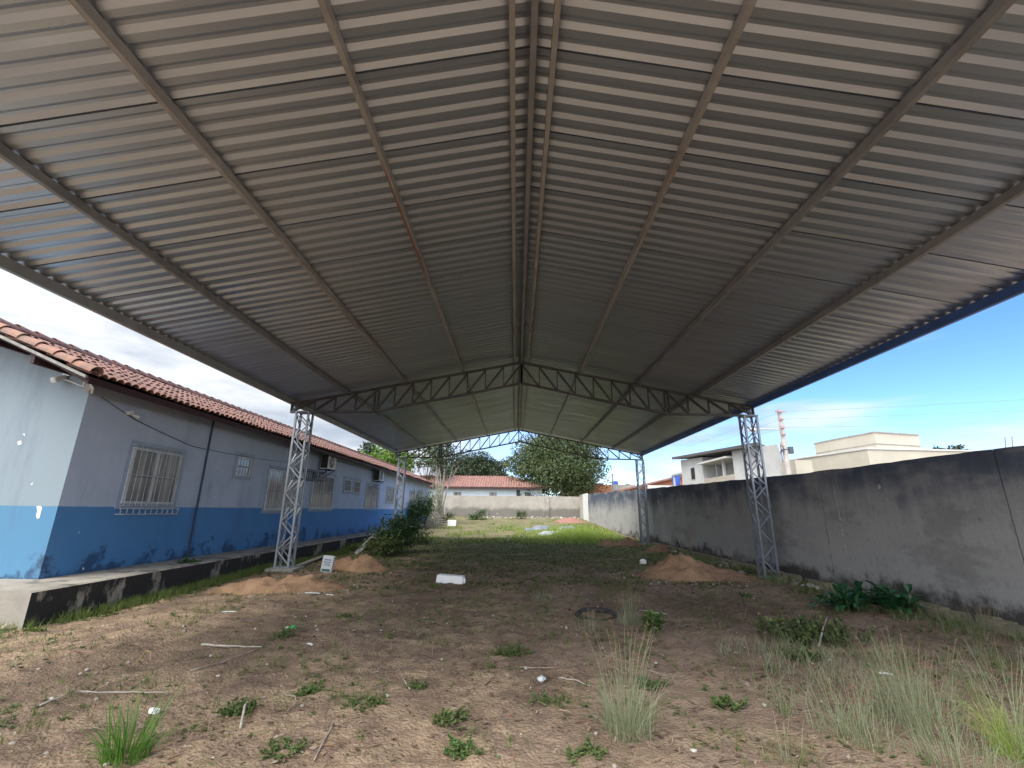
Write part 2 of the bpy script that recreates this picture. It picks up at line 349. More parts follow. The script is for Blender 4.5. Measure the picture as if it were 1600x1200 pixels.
M_crownl = mat('light_tree_leaves', (0, 0, 0), island=True, cols=[(.10, .18, .03), (.15, .25, .04), (.20, .30, .06), (.09, .15, .03)], rough=.5, transl=.35)
M_bark = mat('bark', (.20, .16, .125), (.11, .09, .07), scale=7, rough=.95, bump=.5, stretch=(1, 1, .3))
M_barkp = mat('pale_bark', (.42, .38, .33), (.27, .24, .20), scale=5, rough=.9, bump=.3, stretch=(1, 1, .4))

# ------------------------------------------------------------------ ground
def graded(segs):
    out = [segs[0][0]]
    for a, b, st in segs:
        n = max(1, round((b-a)/st)); out += [a+(b-a)*i/n for i in range(1, n+1)]
    return out
xs = graded([(-600, -100, 100), (-100, -30, 10), (-30, -12, 2), (-12, -7.6, .4), (-7.6, 7.4, .06), (7.4, 12, .5), (12, 30, 3), (30, 100, 10), (100, 600, 100)])
ys = graded([(-300, -40, 60), (-40, -4, 6), (-4, 1.4, .4), (1.4, 9, .05), (9, 16, .09), (16, 28, .2), (28, 50, .4), (50, 120, 10), (120, 1500, 150)])
gv = []
for y in ys:
    for x in xs:
        z = gz(x, y)
        if -8 < x < 7.5 and 1 < y < 30:
            z += .026*noise.noise(Vector((x*3.1, y*3.1, 7)))+.020*noise.noise(Vector((x*7, y*8, 1)))
            if y < 12: z += .013*noise.noise(Vector((x*19, y*15, 2)))
        gv.append((x, y, z))
nx = len(xs); gf = [(j*nx+i, j*nx+i+1, (j+1)*nx+i+1, (j+1)*nx+i) for j in range(len(ys)-1) for i in range(nx-1)]
g = MB(); g.v = gv; g.f = gf; g.m = [0]*len(gf)
tag(g.build('ground', M_ground, smooth=True, origin=(0, 0, 0)), kind='structure')

# ------------------------------------------------------------------ steel canopy
X0 = .13; ZR = 5.75; SL = .1966; HW = 6.51; YT = [1.5, 12.44, 23.86]; YA = 1.35; YB = 24.35
def zp(x): return ZR-SL*abs(x-X0)               # underside of the purlins
shed = empty('steel_canopy', (X0, 12.44, 0), 'long open-sided grey steel canopy with corrugated metal gable roof over the yard', 'canopy')
PH = .11
def sheet(sg, y0, k):
    m = MB(); prof = []; pitch = .192; y0 += .001
    for i in range(5):
        b = y0+i*pitch+(.014 if i == 0 else 0)
        prof += [(b, 0), (b+.058, 0), (b+.094, .023), (b+.098, .025), (b+.130, .025), (b+.134, .023), (b+.182, 0)]
    prof += [(y0+5*pitch-.008, 0), (y0+5*pitch-.007, .045), (y0+5*pitch+.012, .045), (y0+5*pitch+.0135, .003), (y0+5*pitch+.040, .003)]
    lift = .0
    xs_ = [X0+sg*a for a in (.015, 1.7, 3.3, 5.0, HW+.10)]
    vs = [(x, y, zp(x)+PH+.004+z+lift+.004*math.sin(x*2.1+k)) for x in xs_ for y, z in prof]; n = len(prof)
    m.add(vs, [(i*n+j, i*n+j+1, (i+1)*n+j+1, (i+1)*n+j) for i in range(len(xs_)-1) for j in range(n-1)])
    o = m.build('roof_sheet', M_metal, shed)
    s = o.modifiers.new('gauge', 'SOLIDIFY'); s.thickness = .0015; s.offset = 1
k = 0; y = YA
while y < YB-.5:
    for sg in (-1, 1): sheet(sg, y, k)
    y += .96; k += 1
YE = y
# ridge cap on top
m = MB(); m.add([(X0-.28, YA, zp(X0-.28)+PH+.040), (X0, YA, ZR+PH+.045), (X0+.28, YA, zp(X0+.28)+PH+.040),
                 (X0-.28, YE, zp(X0-.28)+PH+.040), (X0, YE, ZR+PH+.045), (X0+.28, YE, zp(X0+.28)+PH+.040)], [(0, 1, 4, 3), (1, 2, 5, 4)])
o = m.build('ridge_cap', M_metal, shed); s = o.modifiers.new('g', 'SOLIDIFY'); s.thickness = .002
def cprof(m, x, z0, h, w, ya, yb, sg):       # lipped C purlin, slot towards sg
    t = .004
    m.span((x-t/2*1, ya, z0), (x+t/2, yb, z0+h))
    for zz in (z0, z0+h-t): m.span((x+sg*t/2, ya, zz), (x+sg*w, yb, zz+t))
    m.span((x+sg*(w-t), ya, z0+t), (x+sg*w, yb, z0+.018)); m.span((x+sg*(w-t), ya, z0+h-.018), (x+sg*w, yb, z0+h-t))
for sg in (-1, 1):
    for off, ma in ((.17, M_purlin), (1.66, M_purlin), (3.32, M_purlin if sg < 0 else M_purlin_clean), (4.98, M_purlin_clean)):
        m = MB(); x = X0+sg*off; cprof(m, x, zp(x+sg*.03)-.002, PH-.006, .05, YA+.1, YE-.1, sg)
        m.build('purlin', ma, shed)
    m = MB(); x = X0+sg*HW; m.span((x-.03, YA+.05, zp(x)-.05), (x+.03, YE-.05, zp(x)+PH-.012)); m.build('eave_beam', M_eave if sg < 0 else M_eave_fringe, shed)
m = MB(); m.span((X0-.006, YA+.1, ZR-.02), (X0+.006, YE-.1, ZR+PH-.01)); m.span((X0-.03, YA+.1, ZR-.026), (X0+.03, YE-.1, ZR-.02)); m.build('ridge_beam', M_purlin_clean, shed)
ZB, KN = 4.24, 4.12
def zbot(a): return ZB if a > KN else ZB+(KN-a)/KN*.86
CXL, CXR = -5.98-X0, 6.47-X0
def truss(y, ma):
    tr = bpy.data.objects.new('truss', None); C.objects.link(tr); tr.parent = shed; tr.location = (0, y-12.44, 0)
    top = MB(); bot = MB(); web = MB(); wd = .10
    for sg in (-1, 1):
        for dy in (-wd/2, wd/2):
            top.bar((X0+.02*sg, y+dy, ZR-.025), (X0+sg*(HW+.02), y+dy, zp(X0+HW)-.025), .012, .05)
            bot.bar((X0+.01*sg, y+dy, zbot(0)), (X0+sg*KN, y+dy, ZB), .012, .05)
            bot.bar((X0+sg*KN, y+dy, ZB), (X0+sg*(HW+.0), y+dy, ZB-.03), .012, .05)
        top.bar((X0+.02*sg, y, ZR-.052), (X0+sg*(HW+.02), y, zp(X0+HW)-.052), wd, .004)
        bot.bar((X0+.01*sg, y, zbot(0)-.027), (X0+sg*KN, y, ZB-.027), wd, .004)
        bot.bar((X0+sg*KN, y, ZB-.027), (X0+sg*HW, y, ZB-.055), wd, .004)
        st = KN/8; xsn = [i*st for i in range(9)]+[KN+.58*(i+1) for i in range(4)]
        for i, a in enumerate(xsn):
            p = Vector((X0+sg*a, y, zbot(a)+.01)); q = Vector((X0+sg*a, y, zp(X0+a)-.06))
            if a in (0, ): web.box((p+q)/2, (.05, .09, (q-p).z))
            elif abs(a-KN) < .01:
                for dd in (-.05, .05): web.box((p+q)/2+Vector((dd, 0, 0)), (.045, .11, (q-p).z+.02))
            elif (q-p).z > .03: [web.bar(p+Vector((0, dd, 0)), q+Vector((0, dd, 0)), .022, .02, (0, 1, 0)) for dd in (-.04, .04)]
            if i+1 < len(xsn):
                b = xsn[i+1]
                # diagonals rise towards the ridge
                [web.bar((X0+sg*b, y+dd, zbot(b)+.01), (X0+sg*a, y+dd, zp(X0+a)-.06), .036, .02, (0, 1, 0)) for dd in (-.04, .04)]
    # end shoe
    for sg in (-1, 1):
        a = HW; web.span((X0+sg*(a-.02), y-.07, ZB-.06), (X0+sg*(a+.0), y+.07, zp(X0+a)-.02))
        web.bar((X0+sg*(HW-.3), y, zp(X0+HW-.3)-.06), (X0+sg*(HW-.02), y, ZB), .03, .06, (0, 1, 0))
    top.build('top_chord', ma, tr); bot.build('bottom_chord', ma, tr); web.build('web_bars', ma, tr)
for i, y in enumerate(YT): truss(y, M_truss)
def column(x, y, ma, sg, zg):
    co = bpy.data.objects.new('column', None); C.objects.link(co); co.parent = shed; co.location = (x-X0, y-12.44, 0)
    w_, d_ = .17, .16; top = ZB-.06; m = MB(); lc = MB()
    for sx in (-1, 1):
        for sy in (-1, 1):
            cx, cy = x+sx*w_, y+sy*d_
            m.box((cx, cy, (top+zg)/2), (.052, .006, top-zg)); m.box((cx+sx*.023, cy-sy*.02, (top+zg)/2), (.006, .046, top-zg))
            m.box((cx-sx*.023, cy-sy*.02, (top+zg)/2), (.006, .046, top-zg))
    n = 11; h = (top-zg-.1)/n
    for i in range(n):
        z0 = zg+.06+i*h; z1 = z0+h; f = 1 if i % 2 else -1
        for sy in (-1, 1): lc.bar((x-f*w_, y+sy*(d_-.012), z0), (x+f*w_, y+sy*(d_-.012), z1), .03, .02, (0, 1, 0))
        for sx in (-1, 1): lc.bar((x+sx*(w_-.012), y-f*d_, z0), (x+sx*(w_-.012), y+f*d_, z1), .03, .02, (1, 0, 0))
    m.build('leg_channels', ma, co); lc.build('lacing', ma, co)
    b = MB(); b.box((x, y, zg), (.46, .44, .014)); b.build('base_plate', ma, co); b = MB(); b.box((x, y, top+.01), (.40, .38, .02)); b.build('cap_plate', ma, co)
    p = MB(); p.box((x+.05, y-.02, zg-.06), (.72, .70, .10)); o = p.build('concrete_pad', M_conc, co); bevel(o, .02)
for i, y in enumerate(YT):
    column(X0+CXL, y, M_col if i < 2 else M_col, -1, gz(X0+CXL, y)+.07 if i else .05)
    column(X0+CXR, y, M_colb, 1, gz(X0+CXR, y)+.03)

# ------------------------------------------------------------------ blue house on the left
WX = -7.55; Y0 = 7.64; YF = 40.6; ZW = 3.70; PZ = .46
hb = empty('blue_building', (WX-2, 24, 0), 'long low building painted pale blue over deep blue, with clay tile roof', 'building')
EX, EZ, RS = -6.92, 3.64, .42; RX = -9.64; RZ = EZ+RS*(EX-RX); BX = 2*RX-EX
m = MB()
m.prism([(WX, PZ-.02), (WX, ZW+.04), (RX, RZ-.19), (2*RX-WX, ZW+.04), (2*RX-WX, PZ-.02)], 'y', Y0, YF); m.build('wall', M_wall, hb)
m = MB()
px0 = -6.62
m.prism([(px0, -.3), (px0, PZ-.02), (px0-.04, PZ), (WX-.1, PZ+.01), (WX-5, PZ+.01), (WX-5, -.3)], 'y', 6.66, YF+1)
m.build('plinth', M_plinth, hb)
# tiled roof : barrel-tile height field, two slopes
def tile_roof(xe, ze, xr, zr, ya, yb, per=.165, course=.40, amp=.028, res=6, axis='y', jit=.008):
    m = MB(); L_ = math.hypot(xr-xe, zr-ze); nc = max(1, round(L_/course)); ux, uz = (xr-xe)/L_, (zr-ze)/L_
    ny = int((yb-ya)/per)*res; rows = []
    for c in range(nc):
        s0 = c*L_/nc; s1 = (c+1)*L_/nc+.03
        rows += [(s0, .028, c), (s1, 0.0, c)]
    nrm = Vector((-uz if ux > 0 else uz, 0, abs(ux)))
    if nrm.z < 0: nrm = -nrm
    base = []
    for (s_, l_, c) in rows:
        for j in range(ny+1):
            ph = (j % res)/res; yy = ya+(yb-ya)*j/ny; ci = j//res
            hgt = abs(math.sin(math.pi*ph))**.7*amp*2-(.0)
            hgt += l_+jit*math.sin(ci*12.9+c*7.7)+jit*math.sin(ci*3.1+c*1.3)
            dx = .012*math.sin(ci*5.3+c*9.1)
            x = xe+ux*(s_+dx); z = ze+uz*(s_+dx)
            base.append((x+nrm.x*hgt, yy, z+nrm.z*hgt))
    n = ny+1; fs = [(i*n+j, i*n+j+1, (i+1)*n+j+1, (i+1)*n+j) for i in range(len(rows)-1) for j in range(ny)]
    if axis == 'x': base = [(b, a, c) for a, b, c in base]
    m.add(base, fs); return m
m = tile_roof(EX, EZ, RX, RZ, Y0-.72, YF+.4); rf = m.build('roof', M_tile, hb); s = rf.modifiers.new('t', 'SOLIDIFY'); s.thickness = .015; s.offset = -1
m = tile_roof(BX, EZ, RX, RZ, Y0-.72, YF+.4, res=4); o = m.build('roof', M_tile, hb)
m = MB()    # ridge tiles
def barrels(m, p, q, r, ln, over=.05):
    p = Vector(p); q = Vector(q); d = q-p; n = max(1, round(d.length/ln)); d.normalize()
    sd = d.cross(Vector((0, 0, 1))).normalized(); up = sd.cross(d)
    for i in range(n):
        a = p+d*(i*(q-p).length/n-over); b = p+d*((i+1)*(q-p).length/n); vs = []
        for e, (c, rr, lf) in enumerate(((a, r*1.12, .0), (b, r*.92, .02))):
            for t_ in (1, .93):
                for k_ in range(9):
                    an = math.pi*k_/8; vs.append(c+sd*math.cos(an)*rr*t_+up*(math.sin(an)*rr*t_+(.02 if e == 0 else 0)))
        for k_ in range(8):
            m.add([vs[k_], vs[k_+1], vs[18+k_+1], vs[18+k_]], [(0, 1, 2, 3)]); m.add([vs[9+k_], vs[9+k_+1], vs[27+k_+1], vs[27+k_]], [(0, 1, 2, 3)])
            m.add([vs[k_], vs[k_+1], vs[9+k_+1], vs[9+k_]], [(0, 1, 2, 3)])
barrels(m, (RX, Y0-.7, RZ+.03), (RX, YF+.4, RZ+.03), .11, .36); m.build('ridge_tiles', M_tile, hb)
m = MB(); barrels(m, (EX+.02, Y0-.68, EZ+.035), (RX, Y0-.68, RZ+.035), .105, .36); barrels(m, (BX, Y0-.68, EZ+.035), (RX, Y0-.68, RZ+.035), .105, .36); m.build('verge_tiles', M_tile_big, hb)
m = MB(); m.prism([(EX-.02, EZ-.06), (EX-.02, EZ-.012), (RX, RZ-.012), (RX, RZ-.06)], 'y', Y0-.75, Y0-.70); m.build('verge_board', M_conc, hb)
m = MB(); m.span((EX-.05, Y0-.68, EZ-.13), (EX-.02, YF+.4, EZ-.015))
m.prism([(EX-.052, EZ-.125), (EX-.052, EZ-.085), (WX-.02, EZ-.05+RS*(EX-WX)), (WX-.02, EZ-.09+RS*(EX-WX))], 'y', Y0-.68, YF+.4)
for sx in (.9, 1.8, 2.6): m.prism([(EX-.1-sx, EZ-.18+RS*sx), (EX-.1-sx, EZ-.05+RS*sx), (EX-.16-sx, EZ-.03+RS*sx), (EX-.16-sx, EZ-.18+RS*sx)], 'y', Y0-.69, Y0+.02)
m.build('eaves_boards', M_fascia, hb)
m = MB(); m.prism([(EX-.05, EZ-.06), (RX, RZ-.06), (RX, RZ-.085), (EX-.05, EZ-.085)], 'y', Y0-.69, Y0+.1); m.build('soffit', M_fascia, hb)
# windows
def window(l, t_, r_, b_, panes=2, grille='bars', name='window'):
    p = at_x(l, t_, WX); q = at_x(r_, b_, WX); ya, yb = p.y, q.y; za, zb = q.z, p.z
    return window_m(ya, yb, za, zb, panes, grille)
def window_m(ya, yb, za, zb, panes=2, grille='bars', rail=False, tall=.10):
    f = MB(); t_ = .045
    m = MB(); m.span((WX-.004, ya, za), (WX+.006, yb, zb)); wd = MB()
    wroot = MB(); wroot.span((WX+.003, ya-.10, za-.10), (WX+.014, ya, zb+.12)); wroot.span((WX+.003, yb, za-.10), (WX+.014, yb+.10, zb+.12))
    wroot.span((WX+.003, ya, zb), (WX+.014, yb, zb+.12)); wroot.span((WX+.003, ya, za-.10), (WX+.014, yb, za))
    wo_ = wroot.build('window', M_iron_surround, hb)
    m.build('pane', M_glass, wo_)
    for a, b in ((ya, ya+t_), (yb-t_, yb)): f.span((WX+.007, a, za), (WX+.035, b, zb))
    for a, b in ((za, za+t_), (zb-t_, zb)): f.span((WX+.007, ya+t_, a), (WX+.035, yb-t_, b))
    for i in range(1, panes): yy = ya+(yb-ya)*i/panes; f.span((WX+.007, yy-t_/2, za+t_), (WX+.03, yy+t_/2, zb-t_))
    f.build('frame', M_alu, wo_)
    if grille:
        gm = MB(); gx = WX+tall; n = max(3, round((yb-ya)/.135)); a0, b0 = ya-.02, yb+.02
        for i in range(n+1): yy = a0+(b0-a0)*i/n; gm.box((gx, yy, (za+zb)/2), (.010, .010, zb-za+.08))
        for zz in (za-.04, za+(zb-za)*.5, zb+.04): gm.box((gx+.011, (a0+b0)/2, zz), (.010, b0-a0, .018))
        for yy in (a0, b0):
            for zz in (za-.04, zb+.04): gm.box(((gx+WX)/2, yy, zz), (gx-WX, .010, .018))
        if rail:
            gm.box((WX+.11, (a0+b0)/2, za-.09), (.02, b0-a0+.15, .03)); gm.box((WX+.11, (a0+b0)/2, za-.20), (.02, b0-a0+.15, .02))
            for i in range(11): gm.box((WX+.11, a0-.05+(b0-a0+.1)*i/10, za-.145), (.014, .014, .09))
            gm.box((WX+.07, a0-.02, za-.20), (.16, .03, .02))
        gm.build('grille', M_iron, wo_)
    return wo_
M_iron_surround = mat('painted_surround', (.34, .41, .52), (.28, .34, .45), scale=3, rough=.7)
def wpx(l, t_, r_, b_, **k):
    p = at_x(l, t_, WX); q = at_x(r_, b_, WX); return window_m(p.y, q.y, q.z, p.z, **k)
wpx(208, 698, 268, 788, rail=True)
wpx(371, 713, 388, 745, panes=1, tall=.05)
wpx(421, 732, 458, 797, panes=2)
wpx(490, 740, 517, 795, panes=2)
wpx(538, 748, 547, 769, panes=1, tall=.04); wpx(553, 751, 561, 771, panes=1, tall=.04)
wpx(573, 757, 588, 794, panes=2)
wpx(604, 762, 614, 785, panes=2)
wpx(640, 768, 647, 784, panes=1)
wpx(652, 770, 659, 785, panes=1)
m = MB(); p = at_x(330, 668, WX); m.tube([(WX+.03, p.y, ZW+.02), (WX+.03, p.y, 2.4), (WX+.035, p.y-.01, 1.2), (WX+.03, p.y, PZ+.02)], .022, 8); m.build('downpipe', mat('dark_blue_pipe', (.03, .05, .10), rough=.5), hb)
def cable(pts, name='cable', r=.006):
    m = MB(); full = []
    for a, b in zip(pts, pts[1:]):
        a = Vector(a); b = Vector(b)
        for i in range(6): t_ = i/6; full.append(a.lerp(b, t_)-Vector((0, 0, .25*t_*(1-t_)*min(.25, (b-a).length*.1))))
    full.append(Vector(pts[-1])); m.tube(full, r, 5); return m.build(name, M_black, hb)
cable([at_x(158, 620, WX+.02), at_x(210, 655, WX+.02), at_x(300, 697, WX+.02), at_x(400, 716, WX+.02), at_x(450, 722, WX+.02)])
m = MB(); pts = [at_y(px, py, Y0-.004) for px, py in ((57, 791), (63, 790), (66, 793), (64, 800), (62, 809), (58, 811), (56, 806), (58, 799))]
m.add(pts, [tuple(range(8))]); pts = [at_y(px, py, Y0-.004) for px, py in ((27, 690), (33, 688), (34, 694), (28, 696))]; m.add(pts, [(0, 1, 2, 3)]); pts = [at_y(px, py, Y0-.004) for px, py in ((35, 678), (39, 677), (39, 682))]; m.add(pts, [(0, 1, 2)])
m.build('flaked_paint', M_white, hb)
# attached things
def ac(l, t_, r_, b_, lab):
    p = at_x(l, t_, WX+.35); q = at_x(r_, b_, WX+.35); ya = p.y; za, zb = q.z, p.z
    d = .30; ln = .78; zb = za+.56
    e = empty('air_conditioner', (WX+.2, ya+ln/2, za), lab, 'air conditioner', 'outdoor air conditioner units')
    m = MB(); m.span((WX+.10, ya, za), (WX+.10+d, ya+ln, zb)); o = m.build('casing', M_white, e); bevel(o, .015)
    m = MB(); cy, cz = ya+ln*.42, (za+zb)/2; X = WX+.10+d
    for rr in (.22, .17, .12, .07):
        m.tube([(X+.012, cy+rr*math.cos(a*math.pi/10), cz+rr*math.sin(a*math.pi/10)) for a in range(21)], .004, 4)
    for a in range(8): m.bar((X+.012, cy, cz), (X+.012, cy+.22*math.cos(a*.785), cz+.22*math.sin(a*.785)), .008, .008)
    m.build('fan_grille', M_white, e)
    m = MB(); m.tube([(X+.001, cy, cz), (X+.006, cy, cz)], .225, 24); m.build('fan_opening', M_dark, e)
    m = MB()
    m.box((WX+.25, ya-.003, (za+zb)/2), (.26, .004, .50))
    for i in range(9): m.box((WX+.25, ya-.008, za+.07+i*.05), (.2, .006, .018))
    m.build('side_vent', M_dark, e)
    m = MB()
    for yy in (ya+.12, ya+ln-.12): m.bar((WX, yy, za-.02), (WX+.45, yy, za-.02), .03, .03); m.bar((WX, yy, za-.3), (WX+.4, yy, za-.03), .025, .025)
    m.build('bracket', M_black, e)
ac(512, 715, 536, 738, 'white air conditioner unit nearest the canopy column, beside a black wall cage')
ac(592, 741, 609, 755, 'white air conditioner unit higher up the wall further away, above two small windows')
def cage(l, t_, r_, b_):
    p = at_x(l, t_, WX+.4); q = at_x(r_, b_, WX+.4); m = MB(); ya, yb, za, zb = p.y, q.y, q.z, p.z
    for xx in (WX+.05, WX+.42):
        n = 10
        for i in range(n+1): m.box((xx, ya+(yb-ya)*i/n, (za+zb)/2), (.014, .014, zb-za))
        for zz in (za, zb): m.box((xx, (ya+yb)/2, zz), (.02, yb-ya, .02))
    for yy in (ya, yb):
        for zz in (za, zb): m.box((WX+.21, yy, zz), (.42, .02, .02))
        for k_ in (1, 2): m.box((WX+.05+.37*k_/3, yy, (za+zb)/2), (.014, .014, zb-za))
    tag(m.build('wall_cage', M_black), 'empty black iron cage fixed to the wall above a barred window', 'cage')
cage(480, 733, 508, 752)
# flood lamp and camera at the corner
p = at_x(203, 645, WX+.06)
e = empty('wall_lamp', p, 'small round white lamp fixed on the blue wall under the eaves', 'lamp')
m = MB(); m.tube([p-Vector((.06, 0, 0)), p+Vector((.04, 0, 0))], .045, 16); m.build('housing', M_white, e)
m = MB(); m.tube([p+Vector((.0, .06, -.02)), p+Vector((.05, .17, -.06))], [.02, .032], 10); m.build('spot_head', M_white, e)
p = at_y(92, 592, Y0-.12)
e = empty('security_camera', p, 'white security camera with cable under the gable verge', 'camera')
m = MB(); m.box(p, (.10, .22, .10), Matrix.Rotation(.5, 3, 'X')); o = m.build('camera_body', M_white, e); bevel(o, .02)
m = MB(); m.tube([p+Vector((0, .08, .04)), p+Vector((0, .12, .12))], .02, 8); m.box(p+Vector((0, .11, .13)), (.12, .03, .10)); m.build('bracket', M_alu, e)
q = at_y(132, 604, Y0-.15)
m = MB(); m.tube([p+Vector((.05, .05, .0)), p+Vector((.2, .04, -.04)), q+Vector((-.12, 0, .03)), q], .01, 6); m.build('cable', M_white, e)
e = empty('conduit_bundle', q, 'bent grey conduit with junction box at the top corner of the blue wall', 'conduit')
m = MB(); m.tube([q+Vector((-.12, .1, .06)), q+Vector((0, 0, .10)), q+Vector((.10, -.02, .06)), q+Vector((.16, .0, -.02)), q+Vector((.10, .06, -.10))], .022, 8); m.build('pipe', M_alu, e)
m = MB(); m.box(q+Vector((.05, .05, -.02)), (.14, .10, .12), Matrix.Rotation(.5, 3, 'Y')); o = m.build('junction_box', M_conc, e); bevel(o, .01)

# ------------------------------------------------------------------ boundary walls
def fx(y): return 6.97 if y < 25 else 6.97-(y-25)/22*.55
def ftop(y): return 2.53+max(0, y-11)*.0172
jy = sorted([-4, -1.2, 1.8, 4.6] + [at_x(px, py, 6.97).y for px, py in ((1578, 800), (1292, 830), (1083, 830), (1031, 820), (1003, 820))] + [27.2, 30.6, 34.4, 38.6, 42.6, 47])
fw = empty('boundary_wall', (7.05, 20, 0), 'tall rendered boundary wall on the right, blackened with mildew along its top', 'wall')
for a, b in zip(jy, jy[1:]):
    m = MB(); n = max(1, int((b-a)/.25)); g_ = .012
    for i in range(n):
        y0 = a+g_+(b-a-2*g_)*i/n; y1 = a+g_+(b-a-2*g_)*(i+1)/n
        vs = []
        for y_ in (y0, y1):
            tz = ftop(y_)+.03*noise.noise(Vector((y_*1.1, 0, 0)))+.012*noise.noise(Vector((y_*5, 0, 0)))
            vs += [(fx(y_), y_, -.4), (fx(y_), y_, tz), (fx(y_)+.15, y_, tz), (fx(y_)+.15, y_, -.4)]
        fs = [(0, 1, 5, 4), (1, 2, 6, 5), (2, 3, 7, 6)]
        if i == 0: fs.append((0, 3, 2, 1))
        if i == n-1: fs.append((4, 5, 6, 7))
        m.add(vs, fs)
    o = m.build('wall_panel', M_fence, fw)
m = MB()
for j in jy[:-1]: m.span((fx(j)+.02, j-.02, -.3), (fx(j)+.13, j+.02, ftop(j)-.02))
m.build('joint_filler', mat('dark_joint', (.05, .048, .045), rough=.95), fw)
# white drip line and bare patch on the wall
def streak(px1, py1, px2, py2, w_, name, ma, n=26, frag=.3):
    a = at_x(px1, py1, 6.97); b = at_x(px2, py2, 6.97); m = MB()
    for i in range(n):
        if random.random() < frag: continue
        t0, t1 = i/n, (i+rnd(.5, 1))/n; p = a.lerp(b, t0); q = a.lerp(b, t1); ww = w_*rnd(.4, 1.2)
        x = fx(p.y)-.003; m.add([(x, p.y-ww, p.z), (x, p.y+ww, p.z), (x, q.y+ww*rnd(.6, 1.2), q.z), (x, q.y-ww*rnd(.6, 1.2), q.z)], [(0, 1, 2, 3)])
    return m.build(name, ma, fw)
streak(1301, 750, 1330, 900, .012, 'lime_streak', M_white, 40, .35)
m = MB(); pts = [at_x(px, py, 6.97) for px, py in ((1073, 818), (1079, 817), (1081, 835), (1080, 853), (1072, 855), (1070, 845), (1074, 838), (1074, 828))]
m.add([(6.966, p.y, p.z) for p in pts], [tuple(range(8))]); m.build('bare_patch', mat('bare_plaster', (.40, .37, .33), (.30, .27, .24), scale=8, rough=.95), fw)
a, b = at_x(919, 790, fx(43)), at_x(911, 790, fx(44.5))
m = MB(); m.span((fx(43.8)-.03, a.y, .7), (fx(43.8)+.02, b.y, ftop(44)+.05)); m.build('painted_panel', mat('white_limewash', (.78, .78, .76), (.68, .68, .66), scale=2, rough=.8), fw)
# crumbling footing
m = MB(); n = 150
for i in range(n):
    y_ = 4.2+i*.17
    if y_ > 24: break
    hh = (.13 if y_ < 9.5 else .09)*(.6+.5*noise.noise(Vector((y_*1.3, 5, 0)))+.35); w_ = .10+.07*noise.noise(Vector((y_*2.1, 0, 9)))
    if random.random() < .35: continue
    for k_ in range(2): m.box((6.93-w_*.5*k_, y_+rnd(-.03, .03), hh*.3), (.16+rnd(0, .06), .19+rnd(0, .05), hh*rnd(.8, 1.2)+.1), Matrix.Rotation(rnd(-.25, .25), 3, 'Z') @ Matrix.Rotation(rnd(-.15, .15), 3, 'Y'))
m.build('crumbling_footing', M_rubble, fw)
# far wall
bw = empty('back_wall', (0, 47, .7), 'low weathered grey boundary wall closing the far end of the yard', 'wall')
for a, b in ((-14, -7.2), (-7.15, 3.0), (3.32, 6.42)):
    m = MB(); n = max(2, int((b-a)/.6))
    for i in range(n):
        x0, x1 = a+(b-a)*i/n, a+(b-a)*(i+1)/n; vs = []
        for x_ in (x0, x1): tz = 2.98+.02*noise.noise(Vector((x_*1.5, 1, 1))); vs += [(x_, 47, -.2), (x_, 47, tz), (x_, 47.16, tz), (x_, 47.16, -.2)]
        m.add(vs, [(0, 1, 5, 4), (1, 2, 6, 5), (2, 3, 7, 6)]+([(0, 3, 2, 1)] if i == 0 else [])+([(4, 5, 6, 7)] if i == n-1 else []))
    m.build('wall_panel', M_farwall, bw)
m = MB(); m.span((3.0, 46.9, 0), (3.32, 47.2, 3.06)); m.build('pillar', M_farwall, bw)

# ------------------------------------------------------------------ houses beyond the walls
def flat_window(e, x0, x1, z0, z1, y, face='y', ma=None):
    f = MB(); t_ = .06
    if face == 'y':
        f.span((x0, y-.03, z0), (x0+t_, y+.02, z1)); f.span((x1-t_, y-.03, z0), (x1, y+.02, z1)); f.span((x0+t_, y-.03, z0), (x1-t_, y+.02, z0+t_)); f.span((x0+t_, y-.03, z1-t_), (x1-t_, y+.02, z1))
        p = MB(); p.span((x0+t_, y-.01, z0+t_), (x1-t_, y+.01, z1-t_))
    w_ = f.build('window', M_alu, e); p.build('pane', ma or M_dark, w_)
e = empty('white_outbuilding', (-2, 58, 0), 'low white building with striped red clay roof behind the far wall', 'building')
m = MB(); m.prism([(-13, 0), (3.1, 0), (3.1, 4.15), (-13, 4.15)], 'y', 54.6, 60.5); m.build('wall', mat('pale_blue_white', (.60, .66, .72), (.54, .60, .67), rough=.8), e)
# hipped roof
rx0, rx1, re, rr_ = -13.6, 3.75, 4.12, 5.62
def hip(m, x0, x1, ya, yb, ze, zr, hipx):
    ym = (ya+yb)/2
    m.add([(x0, ya, ze), (x1, ya, ze), (x1, yb, ze), (x0, yb, ze), (x0, ym, zr), (x1-hipx, ym, zr)], [(0, 1, 5, 4), (1, 2, 5), (2, 3, 4, 5), (3, 0, 4)])
m = MB(); per = .30; ym = 57.4; ny = int((rx1-rx0)/per)
cols_ = []
for j in range(ny*4+1):
    x_ = rx0+(rx1-rx0)*j/(ny*4); ph = (j % 4)/4; hgt = abs(math.sin(math.pi*ph))*.11
    lim = min(1, max(0.001, (rx1-x_)/4.2)); row = []
    for k_ in range(6): s_ = lim*k_/5; row.append((x_, 54.0+(ym-54.0)*s_, re+(rr_-re)*s_+hgt*(1 if s_ < 1 else 1)+.02*noise.noise(Vector((x_*3, s_*9, 0)))))
    cols_.append(row)
vs = [p for r0 in cols_ for p in r0]; m.add(vs, [(i*6+k_, (i+1)*6+k_, (i+1)*6+k_+1, i*6+k_+1) for i in range(len(cols_)-1) for k_ in range(5)])
hip(m, rx0, rx1-.02, 54.02, 60.8, re-.03, rr_-.02, 4.25)
m.build('roof', M_tile_far, e)
